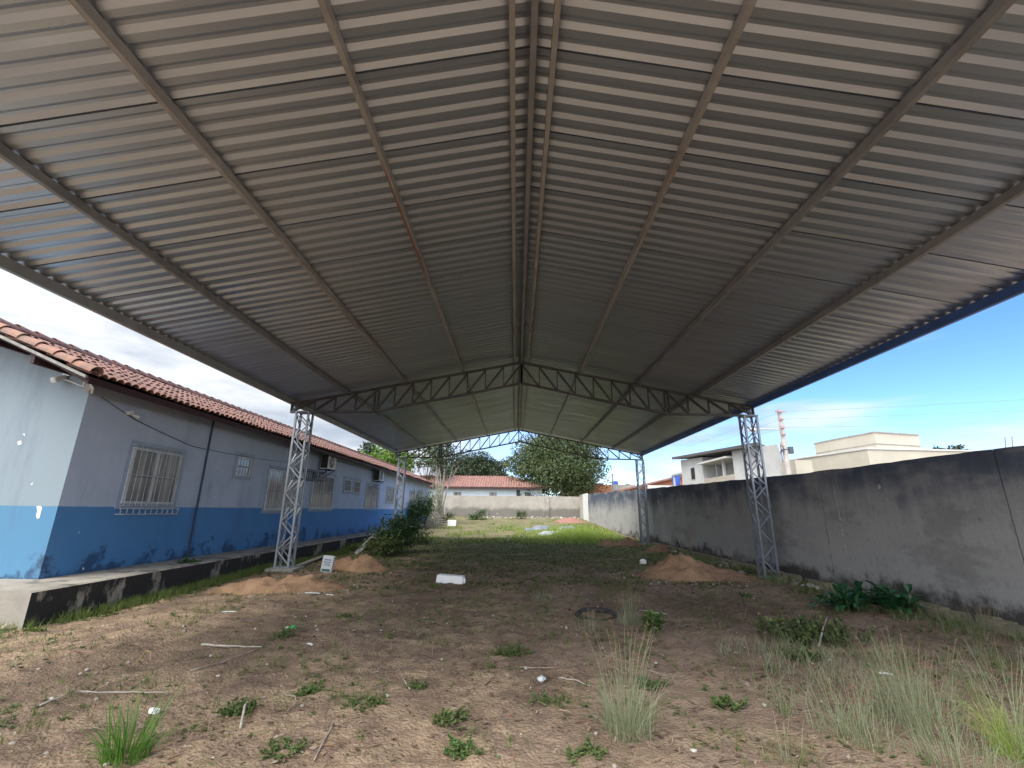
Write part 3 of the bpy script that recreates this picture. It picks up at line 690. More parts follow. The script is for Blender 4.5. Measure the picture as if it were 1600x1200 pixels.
m = MB(); m.span((rx0, 53.98, re-.16), (rx1, 54.04, re-.0)); m.span((rx1-.05, 54.04, re-.16), (rx1, 60.8, re)); m.build('fascia', M_fascia, e)
flat_window(e, .0, .55, 3.1, 3.95, 54.57); flat_window(e, -3.2, -2.2, 3.0, 3.65, 54.57, ma=M_glass); flat_window(e, -7.4, -6.4, 3.0, 3.65, 54.57, ma=M_glass)
m = MB(); m.span((1.05, 54.2, 3.25), (1.75, 54.58, 3.62)); o = m.build('air_conditioner_box', M_black, e)
m = MB(); m.span((.93, 54.3, 2.8), (1.0, 54.5, 3.95)); m.build('drainpipe', M_white, e)

# white two-storey house right
e = empty('white_house', (16, 35, 0), 'white two-storey house with dark roof edge and open balcony behind the boundary wall', 'house')
ang = math.atan2(6.0, 0)
HX = 15.0
def P(px, py): return at_x(px, py, HX)
yn, yf = 26.0, 41.6
zt = lambda y_: 5.42+(y_-26)*.052
m = MB(); vs = [(HX, yn, 0), (HX, 31.6, 0), (HX, 31.6, zt(31.6)), (HX, yn, zt(yn))]
m.add(vs+[(HX+3.4, yn+5.6, 0), (HX+3.4, 33, 0), (HX+3.4, 33, zt(31.6)), (HX+3.4, yn+5.6, zt(yn))], [(0, 1, 2, 3), (7, 6, 5, 4), (0, 3, 7, 4), (1, 5, 6, 2), (3, 2, 6, 7)])
vs = [(HX+1.6, 31.6, 0), (HX+1.6, 36.8, 0), (HX+1.6, 36.8, zt(37)), (HX+1.6, 31.6, zt(32))]
m.add(vs+[(x+1.9, y_, z_) for x, y_, z_ in vs], [(0, 1, 2, 3), (7, 6, 5, 4), (3, 2, 6, 7)])
vs = [(HX, 36.8, 0), (HX, yf, 0), (HX, yf, zt(yf)-.1), (HX, 36.8, zt(36.8)-.1)]
m.add(vs+[(x+3.5, y_, z_) for x, y_, z_ in vs], [(0, 1, 2, 3), (7, 6, 5, 4), (0, 3, 7, 4), (1, 5, 6, 2), (3, 2, 6, 7)])
m.span((HX, 31.6, 0), (HX+1.6, 36.8, 3.55))
m.build('wall', M_housewhite, e)
m = MB(); m.span((HX+.0, 31.65, 3.56), (HX+.1, 36.75, 4.15)); m.build('balcony_parapet', M_cream, e)
m = MB(); m.span((HX+.02, 33.2, 4.15), (HX+.18, 33.4, 5.3)); m.span((HX-.45, 31.7, 5.25), (HX+1.6, 36.7, 5.38)); m.span((HX+.1, 34.6, 4.15), (HX+.14, 34.64, 5.25)); m.build('balcony_canopy', M_housewhite, e)
f = MB(); f.span((HX+1.52, 32.2, 3.7), (HX+1.58, 34.0, 5.1)); wv = f.build('window', M_alu, e); f = MB(); f.span((HX+1.49, 32.3, 3.75), (HX+1.51, 33.1, 5.0)); f.build('pane', M_dark, wv); f = MB(); f.span((HX+1.49, 33.15, 3.75), (HX+1.51, 33.9, 5.0)); f.build('pane', mat('teal_glass', (.30, .48, .46), (.25, .42, .42), rough=.3), wv)
f = MB(); f.span((HX-.02, 38.4, 4.2), (HX+.02, 39.4, 5.3)); wv = f.build('window', M_alu, e); f = MB(); f.span((HX-.03, 38.5, 4.25), (HX-.021, 39.3, 5.2)); f.build('pane', M_dark, wv)
m = MB()
vs = []
for y_ in (yn+1.2, yf+.8):
    vs += [(HX-.5, y_, zt(y_)+.02), (HX-.5, y_, zt(y_)+.22), (HX+3.6, y_+(5 if y_ < 30 else 0), zt(y_)+.35), (HX+3.6, y_+(5 if y_ < 30 else 0), zt(y_)+.15)]
m.add(vs, [(0, 1, 5, 4), (1, 2, 6, 5), (2, 3, 7, 6), (3, 0, 4, 7), (0, 3, 2, 1), (4, 5, 6, 7)])
m.build('roof', mat('dark_roof_edge', (.13, .115, .11), (.09, .08, .08), rough=.8), e)
m = MB(); m.span((HX-.2, yf, 4.9), (HX+.9, yf+2.0, 5.05)); m.span((HX-.15, yf+1.8, 2.5), (HX+.0, yf+1.95, 4.9)); m.span((HX, yf, 2.2), (HX+1, yf+2.2, 3.9)); m.build('porch', M_housewhite, e)
m = MB(); m.span((HX-.0, 24.6, 0), (HX+.9, 25.9, 4.35)); m.build('side_wall', M_cream, e)
# beige building
e = empty('beige_building', (30, 35, 0), 'flat-roofed beige building with a taller block on top, behind the right wall', 'building')
yb_ = 35
A = at_y(1355, 702, yb_)
m = MB(); c = at_y(1355, 702, 35); l_ = at_y(1283, 713, 39); r2 = at_y(1520, 706, 39)
m.prism([(c.x, c.y), (r2.x+4, 36.5), (r2.x+4, 46), (l_.x, 46), (l_.x, 41.5)], 'z', 0, c.z); m.build('lower_block', M_cream, e)
m = MB(); m.prism([(c.x-.05, c.y-.08), (r2.x+4.1, 36.42), (r2.x+4.1, 46), (l_.x-.1, 46), (l_.x-.1, 41.45)], 'z', c.z, c.z+.12); m.build('parapet_cap', M_housewhite, e)
c2 = at_y(1366, 676, 37.2); l2 = at_y(1305, 685, 41); r3 = at_y(1434, 678, 38.4)
m = MB(); poly = [(c2.x, 37.2), (r3.x, 38.4), (r3.x+.5, 44), (l2.x, 44), (l2.x, 42)]
m.prism(poly, 'z', c.z+.12, c2.z); m.build('upper_block', M_cream, e)
m = MB(); zz = (c.z+c2.z)/2-.1
cx_, cy_ = sum(p[0] for p in poly)/5, sum(p[1] for p in poly)/5
m.prism([(cx_+(x_-cx_)*1.012, cy_+(y_-cy_)*1.012) for x_, y_ in poly], 'z', zz, zz+.06); m.prism([(cx_+(x_-cx_)*1.02, cy_+(y_-cy_)*1.02) for x_, y_ in poly], 'z', c2.z, c2.z+.1); m.build('trim_band', M_conc, e)
e2 = MB(); p = at_y(1250, 722, 44); q = at_y(1284, 737, 44); e2.span((p.x, 44, 0), (p.x+5, 50, p.z)); e2.span((p.x-.1, 43.9, p.z), (p.x+5, 50, p.z+.15))
tag(e2.build('white_annex', M_housewhite), 'small plain white building left of the beige building', 'building')
# brick houses
e = empty('brick_house', (10.5, 62, 0), 'unplastered orange brick house with dark flat roof beside the big tree', 'house')
p = at_y(910, 757, 60); q = at_y(955, 772, 60)
m = MB(); m.span((p.x-2, 60, 0), (q.x, 66, p.z)); m.build('wall', M_brick, e)
m = MB(); m.span((p.x-2.2, 59.8, p.z), (q.x-1.0, 66.2, p.z+.18)); m.build('roof', mat('grey_slab', (.22, .21, .2), rough=.9), e)
m = MB(); m.span((q.x+.02, 60, 0), (q.x+3.2, 64, p.z+.05)); m.build('plastered_wall', M_conc, e)
m = MB(); m.span((q.x+.5, 61, p.z+.05), (q.x+1.2, 61.8, p.z+.55)); m.build('water_tank', M_bluetank, e)
e = empty('tiled_brick_house', (19, 60, 0), 'orange brick house with sloping tile roof and white wall left of the white house', 'house')
p = at_y(985, 765, 58); q = at_y(1065, 741, 58)
m = MB(); m.prism([(p.x-1, 0), (q.x+1, 0), (q.x+1, q.z), (p.x-1, p.z-.2)], 'y', 58, 64); m.build('wall', M_brick, e)
m = MB(); m.prism([(p.x-1.8, p.z-.35), (q.x+1.3, q.z), (q.x+1.3, q.z+.18), (p.x-1.8, p.z-.15)], 'y', 57.4, 64.5); m.build('roof', M_tile_far, e)
m = MB(); a_ = at_y(1012, 758, 55); b_ = at_y(1064, 752, 55); m.span((a_.x, 55, 0), (b_.x, 55.2, a_.z)); m.build('front_wall', M_housewhite, e)
p = at_y(1053, 746, 54); q = at_y(1062, 757, 54)
m = MB(); m.tube([(p.x+.4, 54.5, 0), (p.x+.4, 54.5, q.z)], .35, 10); m.tube([(p.x+.4, 54.5, q.z), (p.x+.4, 54.5, p.z+.2)], [.42, .5], 14)
tag(m.build('water_tank', M_bluetank), 'blue plastic water tank standing left of the white house', 'water tank')
# utility pole
p0 = at_y(1226, 700, 23.5); p1 = at_y(1213, 641, 23.5)
PB = Vector((p0.x, 23.5, 0)); top = p1.z
e = empty('utility_pole', PB, 'concrete utility pole with transformer, insulators and street lamp arm by the white house', 'utility pole')
m = MB(); m.tube([PB, PB+Vector((0, 0, top))], [.17, .10], 10); m.build('pole', mat('pole_concrete', (.50, .46, .43), (.40, .36, .34), rough=.9), e)
m = MB()
for k_, zz in enumerate((top-.1, top-.5, top-.95, top-1.3)):
    m.box(PB+Vector((0, -.12, zz)), (.5 if k_ == 0 else .22, .08, .07)); m.tube([PB+Vector((-.12, -.16, zz-.05)), PB+Vector((-.12, -.16, zz+.12))], .05, 8)
for zz in (top-1.9, top-2.1): m.tube([PB+Vector((-.25, -.15, zz)), PB+Vector((-.25, -.15, zz+.16))], .06, 8)
m.build('insulators', mat('porcelain', (.40, .27, .24), rough=.4), e)
m = MB(); m.tube([PB+Vector((.24, -.1, top-2.3)), PB+Vector((.24, -.1, top-1.95))], .13, 12); m.tube([PB+Vector((-.2, -.1, top-2.2)), PB+Vector((-.2, -.1, top-1.9))], .08, 12); m.box(PB+Vector((0, -.1, top-2.08)), (.4, .05, .05)); m.build('transformer', mat('dark_grey_paint', (.08, .085, .10), rough=.5), e)
m = MB(); zz = top-1.05; m.tube([PB+Vector((0, 0, zz)), PB+Vector((-1.0, 0, zz+.05)), PB+Vector((-1.25, 0, zz))], .03, 6); m.build('lamp_arm', M_alu, e)
m = MB(); m.tube([PB+Vector((-1.2, 0, zz)), PB+Vector((-1.4, 0, zz)), PB+Vector((-1.75, 0, zz-.02))], [.06, .11, .07], 10); m.build('lamp_head', M_white, e)
for k_, (zz, far, fz) in enumerate(((top-.1, 60, 11.5), (top-.5, 60, 10.6), (top-.95, 60, 9.7))):
    m = MB(); a_ = PB+Vector((0, -.1, zz)); b_ = Vector((16.5+40, 12-k_*.3, fz-2.5)); pts = []
    for i in range(25): t_ = i/24; pts.append(a_.lerp(b_, t_)-Vector((0, 0, 4*t_*(1-t_)*.6)))
    m.tube(pts, .006, 4); 
    a2 = PB+Vector((0, -.1, zz)); b2 = Vector((12, 95, zz+1)); pts = [a2.lerp(b2, i/12)-Vector((0, 0, 4*i/12*(1-i/12)*.6)) for i in range(13)]; m.tube(pts, .005, 4)
    tag(m.build('power_line', mat('grey_wire', (.22, .24, .28), rough=.6)), ('topmost' if k_ == 0 else 'middle' if k_ == 1 else 'lowest')+' of three thin power lines running from the utility pole', 'power line', 'overhead power lines')
# small far pole & antenna
p = at_y(957, 740, 58); m = MB(); m.tube([(p.x, 58, 0), (p.x, 58, p.z)], .09, 8); m.box((p.x, 58, p.z-.2), (.8, .06, .06)); tag(m.build('far_utility_pole', M_conc), 'slim distant pole beside the orange brick house', 'pole')
for k_, (px, py) in enumerate(((1570, 683), (1581, 682))):
    p = at_y(px, py, 20); q = at_y(px+3, 720, 20); m = MB(); m.tube([(q.x, 20, 0), (q.x, 20, q.z), (p.x, 20, p.z)], .012, 5)
    tag(m.build('rebar_rod', mat('rust_rod', (.12, .08, .07), rough=.9)), ('left' if k_ == 0 else 'right')+' one of two thin rods sticking up behind the near right wall', 'rod')

# ------------------------------------------------------------------ trees
def leafcloud(m, c, rad, n, s, clumps=None, gap=.35, squash=1.0):
    c = Vector(c)
    for i in range(n):
        u = Vector((rnd(-1, 1), rnd(-1, 1), rnd(-1, 1)))
        if u.length > 1 or u.length < .01: continue
        rr = u.length**.5; u = u.normalized()*rr
        p = c+Vector((u.x*rad[0], u.y*rad[1], u.z*rad[2]))
        a = Vector((rnd(-1, 1), rnd(-1, 1), rnd(-1, .6))).normalized(); b = a.cross(Vector((rnd(-1, 1), rnd(-1, 1), rnd(-1, 1)))).normalized()
        l_ = s*rnd(.6, 1.4); w_ = l_*rnd(.3, .5)
        m.add([p, p+a*l_*.5+b*w_, p+a*l_, p+a*l_*.5-b*w_], [(0, 1, 2, 3)])
def tree(name, base, h, crown_c, crown_r, nclump, nleaf, leafs, ma, bark, lab, group=None, trunk_r=.3, lower=-.35, cl=(.22, .34), cat='tree'):
    e = empty(name, base, lab, cat, group); tr = MB(); cr_ = MB(); base = Vector(base); cc = Vector(crown_c)
    fork = base.lerp(cc, .55); tr.tube([base, base.lerp(fork, .5)+Vector((rnd(-.1, .1), 0, 0)), fork], [trunk_r, trunk_r*.8, trunk_r*.6], 9)
    for i in range(nclump):
        # points on an uneven ellipsoid shell
        th = rnd(0, 2*math.pi); v = rnd(lower, 1); q = math.sqrt(max(0, 1-v*v)); k_ = rnd(.45, .88) if i > 3 else .2
        k_ *= 1+.18*noise.noise(Vector((math.cos(th)*1.5, math.sin(th)*1.5, v*2)))*1.5
        p = cc+Vector((crown_r[0]*q*math.cos(th)*k_, crown_r[1]*q*math.sin(th)*k_, crown_r[2]*v*k_))
        rr = rnd(*cl)*min(crown_r[0], crown_r[2])
        leafcloud(cr_, p, (rr*1.15, rr*1.15, rr*.85), nleaf, leafs)
        if i % 2 == 0 or i < 8:
            mid = fork.lerp(p, .5)+Vector((rnd(-.3, .3), rnd(-.3, .3), rnd(0, .3))); tr.tube([fork, mid, p], [trunk_r*.35, trunk_r*.18, trunk_r*.06], 5)
    tr.build('trunk', bark, e, smooth=True); cr_.build('crown', ma, e); return e
tree('broadleaf_tree', (7.4, 57.5, .9), 10, (5.5, 57.5, 6.8), (6.7, 5.5, 5.2), 170, 460, .22, M_crown, M_bark, 'largest tree, broad olive-green crown behind the far wall on the right', trunk_r=.42, lower=-.85)
tree('dark_tree', (-4.6, 70, 1), 9, (-5.6, 70, 7.0), (5.4, 4.5, 3.6), 80, 420, .25, M_crownd, M_bark, 'dark rounded tree behind the middle of the red far roof', trunk_r=.35, lower=-.5)
tree('light_green_tree', (-15.2, 52, 1), 8, (-14.6, 52, 6.3), (3.2, 2.8, 2.6), 45, 220, .30, M_crownl, M_bark, 'bright light-green tree rising above the left tiled roof', trunk_r=.22, lower=-.8)
tree('distant_tree', (-21, 62, 1), 8, (-20.5, 62, 7.6), (4.0, 3, 2.6), 36, 200, .34, M_crownd, M_bark, 'dark tree top at the far left just above the tiled roof ridge', trunk_r=.25, lower=-.5)
tree('feathery_tree', (-11.5, 56, 1), 8, (-10.6, 56, 7.4), (3.0, 2.4, 3.0), 26, 130, .26, M_crown, M_bark, 'loose olive tree with see-through crown between the light-green tree and the bare stems', trunk_r=.16, lower=-.6)
tree('distant_shrub_tree', (16.5, 66, 1), 4, (16.8, 66, 4.3), (1.9, 1.5, 1.5), 16, 140, .22, M_crownd, M_bark, 'small dark bushy tree between the two brick houses', trunk_r=.1)
for k_, (px, py, lab) in enumerate(((1460, 703, 'left of two small dark tree tops above the near right wall'), (1492, 699, 'right of two small dark tree tops above the near right wall'))):
    p = at_y(px, py, 60); tree('distant_tree', (p.x, 60, 0), 8, (p.x, 60, p.z-.9), (2.0, 1.6, 1.4), 18, 120, .25, M_crownd, M_bark, lab, 'distant tree tops over the right wall', trunk_r=.15)
# multi-stemmed pale tree by the far end of the building
b0 = at_g(697, 818); b0 = Vector((-5.9, 36.5, gz(-5.9, 36.5)))
e = empty('pale_stemmed_tree', b0, 'slender pale tree with many upright bare stems before the far wall', 'tree')
m = MB(); lf = MB()
for i in range(13):
    dx, dy = rnd(-.35, .35), rnd(-.3, .3); tx = dx*2.6+rnd(-.3, .3); ht = rnd(5.0, 6.8)
    p = [b0+Vector((dx*.25, dy*.25, 0)), b0+Vector((dx*.6, dy*.5, 1.4)), b0+Vector((dx*1.6, dy*1.5, 2.6+rnd(0, .5))), b0+Vector((tx, dy*2.5, ht*.75)), b0+Vector((tx+rnd(-.2, .2), dy*3, ht))]
    m.tube(p, [.06, .045, .035, .022, .01], 5)
    for k_ in range(5): leafcloud(lf, p[3].lerp(p[4], rnd(-.2, 1)), (.55, .5, .35), 55, .17)
    for k_ in range(3): q = p[2].lerp(p[3], rnd(0, 1)); m.tube([q, q+Vector((rnd(-.6, .6), rnd(-.4, .4), rnd(.3, .8)))], [.015, .005], 4)
m.build('trunk', M_barkp, e, smooth=True); lf.build('crown', M_crownd, e)

# ------------------------------------------------------------------ plant builders
def leaf(m, p, d, l_, w_, up=Vector((0, 0, 1)), droop=.3, seg=3):
    d = d.normalized(); s_ = d.cross(up); s_ = s_.normalized() if s_.length > .05 else Vector((1, 0, 0)); n_ = s_.cross(d)
    vs = [p]; prof = [.0, .8, 1.0, .62][:seg+1] if seg == 3 else [0, 1]
    for i in range(1, seg+1):
        t_ = i/(seg+1); c_ = p+d*l_*t_-Vector((0, 0, 1))*droop*l_*t_*t_; ww = w_*(.75, 1.0, .62)[i-1]*.5
        vs += [c_-s_*ww+n_*ww*.35, c_, c_+s_*ww+n_*ww*.35]
    vs.append(p+d*l_-Vector((0, 0, 1))*droop*l_)
    fs = [(0, 2, 1), (0, 3, 2)]
    for i in range(seg-1): a = 1+3*i; fs += [(a, a+1, a+4, a+3), (a+1, a+2, a+5, a+4)]
    a = 1+3*(seg-1); fs += [(a, a+1, len(vs)-1), (a+1, a+2, len(vs)-1)]
    m.add(vs, fs)
def rosette(m, p, n, l_, w_, el=(.1, 1.0), droop=.35):
    for i in range(n):
        az = rnd(0, 6.28); e_ = rnd(*el); d = Vector((math.cos(az)*math.cos(e_), math.sin(az)*math.cos(e_), math.sin(e_)))
        leaf(m, Vector(p)+Vector((rnd(-.02, .02), rnd(-.02, .02), 0)), d, l_*rnd(.6, 1.2), w_*rnd(.7, 1.2), droop=droop)
def blade(m, p, az, lean, h, w_, seg=3):
    d = Vector((math.cos(az), math.sin(az), 0)); s_ = Vector((-d.y, d.x, 0)); vs = []
    ta = rnd(0, 6.28); s_ = Vector((math.cos(ta), math.sin(ta), 0))
    for i in range(seg):
        t_ = i/seg; c_ = p+d*lean*t_*t_+Vector((0, 0, h*(t_-.25*lean/max(h, .01)*t_*t_*.5))); ww = w_*(1-t_*.6)*.5; vs += [c_-s_*ww, c_+s_*ww]
    vs.append(p+d*lean+Vector((0, 0, h*(1-.12*lean/max(h, .01)))))
    fs = [(2*i, 2*i+1, 2*i+3, 2*i+2) for i in range(seg-1)]+[(2*seg-2, 2*seg-1, 2*seg)]
    m.add(vs, fs)
def stalk(m, sd, p, az, lean, h, hw=.0035, heads=True):
    d = Vector((math.cos(az), math.sin(az), 0)); pts = [p+d*lean*t_*t_+Vector((0, 0, h*t_)) for t_ in (0, .35, .7, 1)]
    m.tube(pts, [hw*.5, hw*.45, hw*.35, hw*.2], 3, cap=False)
    if heads:
        tip = pts[3]; ax = (pts[3]-pts[2]).normalized()
        for i in range(9):
            q = tip-ax*rnd(-.02, .12)+Vector((rnd(-.02, .02), rnd(-.02, .02), rnd(-.01, .01)))
            a = Vector((rnd(-1, 1), rnd(-1, 1), rnd(-.2, 1))).normalized()*rnd(.008, .016); b = a.cross(ax).normalized()*rnd(.003, .006)
            sd.add([q-b, q+b, q+a], [(0, 1, 2)])
# big seeding grass clumps
def seed_clump(px, py, rad, n, h, lab, ns=30, ma=None, name='grass_clump', group=None, wd=.0042, sh=1.5, heads=True):
    p = at_g(px, py); e = empty(name, p, lab, 'grass clump', group); m = MB(); sd = MB(); st = MB()
    for i in range(n):
        a = rnd(0, 6.28); r_ = rad*math.sqrt(random.random()); q = Vector((p.x+r_*math.cos(a), p.y+r_*math.sin(a), 0)); q.z = gz(q.x, q.y)-.01
        blade(m, q, a+rnd(-1.2, 1.2), rnd(.05, .8)*h, h*rnd(.22, 1.0)*rnd(.75, 1), wd*rnd(.6, 1.3), 4)
    for i in range(ns):
        a = rnd(0, 6.28); r_ = rad*rnd(0, .9); q = Vector((p.x+r_*math.cos(a), p.y+r_*math.sin(a), 0)); q.z = gz(q.x, q.y)-.01
        stalk(st, sd, q, a+rnd(-.5, .5), rnd(.1, .4)*h, h*rnd(.9, sh), heads=heads)
    m.build('blades', ma or M_tall, e); st.build('stalks', M_tall, e)
    if sd.v: tag(sd.build('seed_heads', M_seed, e), kind='stuff')
    return e
seed_clump(982, 1150, .18, 340, .50, 'upright grey-green grass tuft with reddish seed heads, standing alone right of centre', ns=34, sh=1.7)
seed_clump(1432, 1135, .32, 360, .48, 'large wide grey-green grass clump with reddish seed heads near the lower right', ns=70, sh=1.4)
seed_clump(1345, 1155, .24, 150, .32, 'sparse grey-green grass clump just left of the large wide clump', ns=40, sh=1.5)
seed_clump(1600, 1190, .16, 360, .50, 'bright green grass clump cut off by the right edge of the photo', ns=30, ma=M_grassb, heads=True)
seed_clump(1230, 1190, .18, 120, .18, 'small leafy grass tuft at the bottom right of centre', ns=10, ma=M_grass)
seed_clump(985, 975, .2, 160, .35, 'thin grass tuft with pink seed heads right behind the half-buried tyre', ns=40, sh=1.6)
seed_clump(920, 985, .22, 60, .16, 'wispy pinkish seed heads in front of the half-buried tyre', ns=34, sh=1.8)
seed_clump(1540, 985, .3, 120, .22, 'low reddish seeding grass at the foot of the right wall', ns=70, sh=1.6)
seed_clump(1500, 1195, .3, 260, .26, 'yellow-green grass clump at the bottom right edge below the large clump', ns=30, ma=M_tall)
seed_clump(850, 940, .25, 120, .22, 'faint thin grass tuft left of the half-buried tyre', ns=14, heads=False)
p = at_g(195, 1192); e = empty('green_grass_tuft', p, 'lush upright bright green grass tuft at the bottom left', 'grass clump'); m = MB()
for i in range(190):
    a = rnd(0, 6.28); r_ = .13*math.sqrt(random.random()); q = Vector((p.x+r_*math.cos(a), p.y+r_*math.sin(a), p.z-.01)); blade(m, q, a, rnd(.02, .26), rnd(.10, .56)*rnd(.5, 1), rnd(.005, .011), 5)
m.build('blades', mat('lush_grass', (0, 0, 0), island=True, cols=[(.06, .15, .02), (.10, .22, .03), (.15, .28, .05)], rough=.5, transl=.3), e)
m = MB(); sd = MB(); stalk(m, sd, p, 1.8, .06, .56, heads=False); tip = p+Vector((-.01, .06, .56)); m.tube([tip, tip+Vector((-.02, .02, .05)), tip+Vector((-.06, .02, .06)), tip+Vector((-.10, .03, .0))], [.004, .007, .006, .003], 5); m.build('seed_spike', mat('brown_spike', (.24, .16, .09), rough=.9), e)
# dark broad-leaved plant by right wall
def broad(px, py, lab, stems, rad, l_, w_, h, ma, name='broadleaf_plant', droop=.35, group=None):
    p = at_g(px, py) if not isinstance(px, Vector) else px; e = empty(name, p, lab, 'plant', group); m = MB(); st = MB()
    for i in range(stems):
        a = rnd(0, 6.28); r_ = rad*math.sqrt(random.random()); q = Vector((p.x+r_*math.cos(a)*1.0, p.y+r_*math.sin(a)*.8, 0)); q.z = gz(q.x, q.y); hh = h*rnd(.4, 1)
        tp = q+Vector((rnd(-.1, .1), rnd(-.1, .1), hh)); st.tube([q, tp], [.008, .005], 5)
        n = int(6+8*hh/h)
        for k_ in range(n):
            t_ = rnd(.25, 1); az = rnd(0, 6.28); e_ = rnd(.1, .9)+.5*(t_ > .85); d = Vector((math.cos(az)*math.cos(e_), math.sin(az)*math.cos(e_), math.sin(e_)))
            leaf(m, q.lerp(tp, t_), d, l_*rnd(.6, 1.15), w_*rnd(.7, 1.1), droop=droop)
    m.build('leaves', ma, e); st.build('stems', M_weed, e); return e
broad(1318, 955, 'dark glossy broad-leaved plant at the foot of the right wall, left one of the pair', 22, .42, .26, .10, .42, M_broad)
broad(1402, 960, 'dark glossy broad-leaved plant with tall pointed leaves, right one of the pair by the wall', 13, .26, .32, .12, .40, M_broad)
broad(1272, 1000, 'low leafy green weed patch in front of the dark broad-leaved plants', 100, .62, .09, .045, .22, M_weed, 'leafy_weed')
broad(1250, 1032, 'low dense weed tuft at the near edge of the leafy weed patch', 16, .16, .07, .04, .12, M_weed, 'leafy_weed')
broad(1021, 990, 'compact bright green leafy weed right of the half-buried tyre', 16, .10, .11, .05, .24, M_weedb, 'leafy_weed', droop=.2)
for (px, py, n, rad, l_, h, lab) in ((797, 1025, 26, .18, .075, .10, 'green weed patch left of the tall grass tuft, in the middle of the yard'),
        (375, 1118, 22, .15, .07, .09, 'sprawling weed with dead twigs in the lower left'), (490, 1085, 16, .15, .06, .06, 'small flat weed right of the sprawling twiggy weed'),
        (655, 1078, 9, .08, .06, .07, 'tiny weed tuft in the lower centre-left'), (700, 1130, 20, .16, .06, .06, 'flat green weed patch near the bottom centre'),
        (440, 1000, 14, .14, .07, .12, 'wiry weed beside the scrap of green plastic'), (575, 1105, 18, .16, .05, .05, 'sparse flat weed between the two flat weed patches'),
        (720, 1180, 18, .14, .06, .06, 'weed patch at the very bottom, left of the middle'), (1015, 1075, 14, .14, .07, .07, 'green weed behind the foot of the tall grass tuft'),
        (860, 1105, 12, .16, .05, .05, 'thin weeds around the crumpled clear plastic'), (1140, 1110, 12, .12, .08, .10, 'leafy weed between the grass tuft and the lower right grass'),
        (1165, 935, 9, .12, .09, .10, 'small weed on the litter near the front right column'), (445, 1180, 14, .12, .06, .06, 'weed tuft at the bottom left of centre'),
        (540, 965, 10, .12, .06, .05, 'small weed below the left sand heap'), (920, 1190, 12, .15, .06, .06, 'weed tuft at the bottom right of the middle')):
    broad(px, py, lab, int(n*1.5), rad*.9, l_*.62, l_*.34, h*.8, M_weed if random.random() < .7 else M_weedb, 'leafy_weed', group=None)
# bushes beside the building
def bush(px, py, rad, n, s_, ma, lab, name='bush', h=1.0, stems=8):
    p = at_g(px, py); e = empty(name, p, lab, 'bush'); m = MB(); st = MB()
    for i in range(stems):
        c_ = p+Vector((rnd(-1, 1)*rad, rnd(-1, 1)*rad*.8, rnd(.25, 1)*h)); st.tube([p+Vector((rnd(-.1, .1), 0, 0)), p.lerp(c_, .5)+Vector((0, 0, .1)), c_], [.02, .012, .005], 5)
        for k_ in range(n//stems):
            q = c_+Vector((random.gauss(0, 1)*rad*.32, random.gauss(0, 1)*rad*.32, random.gauss(0, 1)*h*.16)); q.z = max(q.z, p.z+.02)
            d = Vector((rnd(-1, 1), rnd(-1, 1), rnd(-.5, 1))); leaf(m, q, d, s_*rnd(.6, 1.3), s_*.42, droop=.3)
    m.build('leaves', ma, e); st.build('stems', M_bark, e); return e
bush(612, 864, .75, 2400, .17, M_bushd, 'dark green bush beside the plinth past the leaning board', h=1.05)
broad(594, 830, 'single tall young plant with large leaves rising above the dark bush', 3, .06, .42, .18, 1.55, M_bushd, 'young_papaya_plant')
bush(600, 868, .6, 1500, .14, M_weed, 'low green shrub at the base of the leaning board', h=.5)
bush(548, 860, .8, 2200, .10, M_grass, 'spreading green ground shrub between the plinth and the sand heap', h=.2, stems=16)
bush(640, 852, .8, 1600, .13, M_weed, 'loose green shrub right of the dark bush', h=.5)
bush(655, 826, .7, 2400, .20, M_bushd, 'very dark dense shrub against the far part of the blue wall', h=1.9, stems=12)
bush(272, 918, .25, 700, .12, M_bushd, 'dark leafy plant hanging against the mouldy near plinth', h=.42)
bush(744, 812, .7, 600, .20, M_bushd, 'rounded green bush at the foot of the far wall, left of its middle', h=.75)
bush(814, 811, .4, 400, .18, M_weed, 'small green bush at the foot of the far wall, right of its middle', h=.7)
bush(695, 818, .6, 500, .18, M_weed, 'green bush at the base of the pale stemmed tree', h=.7)
bush(935, 812, .5, 300, .16, M_bushd, 'dark upright weeds at the foot of the lit right wall', h=1.0)
# tall reed-like plants near the building's far end
def reeds(px, py, n, h, lab, ma, rad=.3):
    p = at_g(px, py); e = empty('tall_reed_plant', p, lab, 'plant', 'tall reed plants at the far end of the blue building'); m = MB(); st = MB()
    for i in range(n):
        q = p+Vector((rnd(-rad, rad), rnd(-rad, rad), 0)); tp = q+Vector((rnd(-.35, .35), rnd(-.3, .3), h*rnd(.7, 1))); st.tube([q, tp], [.025, .012], 5)
        for k_ in range(14):
            t_ = rnd(.3, 1); az = rnd(0, 6.28); d = Vector((math.cos(az)*.6, math.sin(az)*.6, rnd(.4, 1.1))); leaf(m, q.lerp(tp, t_), d, rnd(.5, .85), .05, droop=.5)
    m.build('leaves', ma, e); st.build('stems', M_barkp, e)
reeds(652, 824, 9, 2.9, 'tall dark reed-like plant nearest the canopy column against the blue wall', M_bushd)
reeds(668, 824, 10, 2.5, 'grey-green reed-like plant between the dark reed and the light green one', M_crown)
reeds(683, 822, 9, 3.4, 'light green tall reed-like plant at the corner of the blue building', M_crownl, .2)
m = MB(); p = at_g(684, 824)
for i in range(14): q = p+Vector((rnd(-.5, .5), rnd(-.4, .4), .08+i*.06)); m.bar(q-Vector((rnd(.3, .7), rnd(-.2, .2), 0)), q+Vector((rnd(.3, .7), rnd(-.2, .2), rnd(-.1, .1))), .05, .03)
tag(m.build('timber_stack', M_palewood), 'untidy stack of pale old boards by the reeds', 'timber stack')

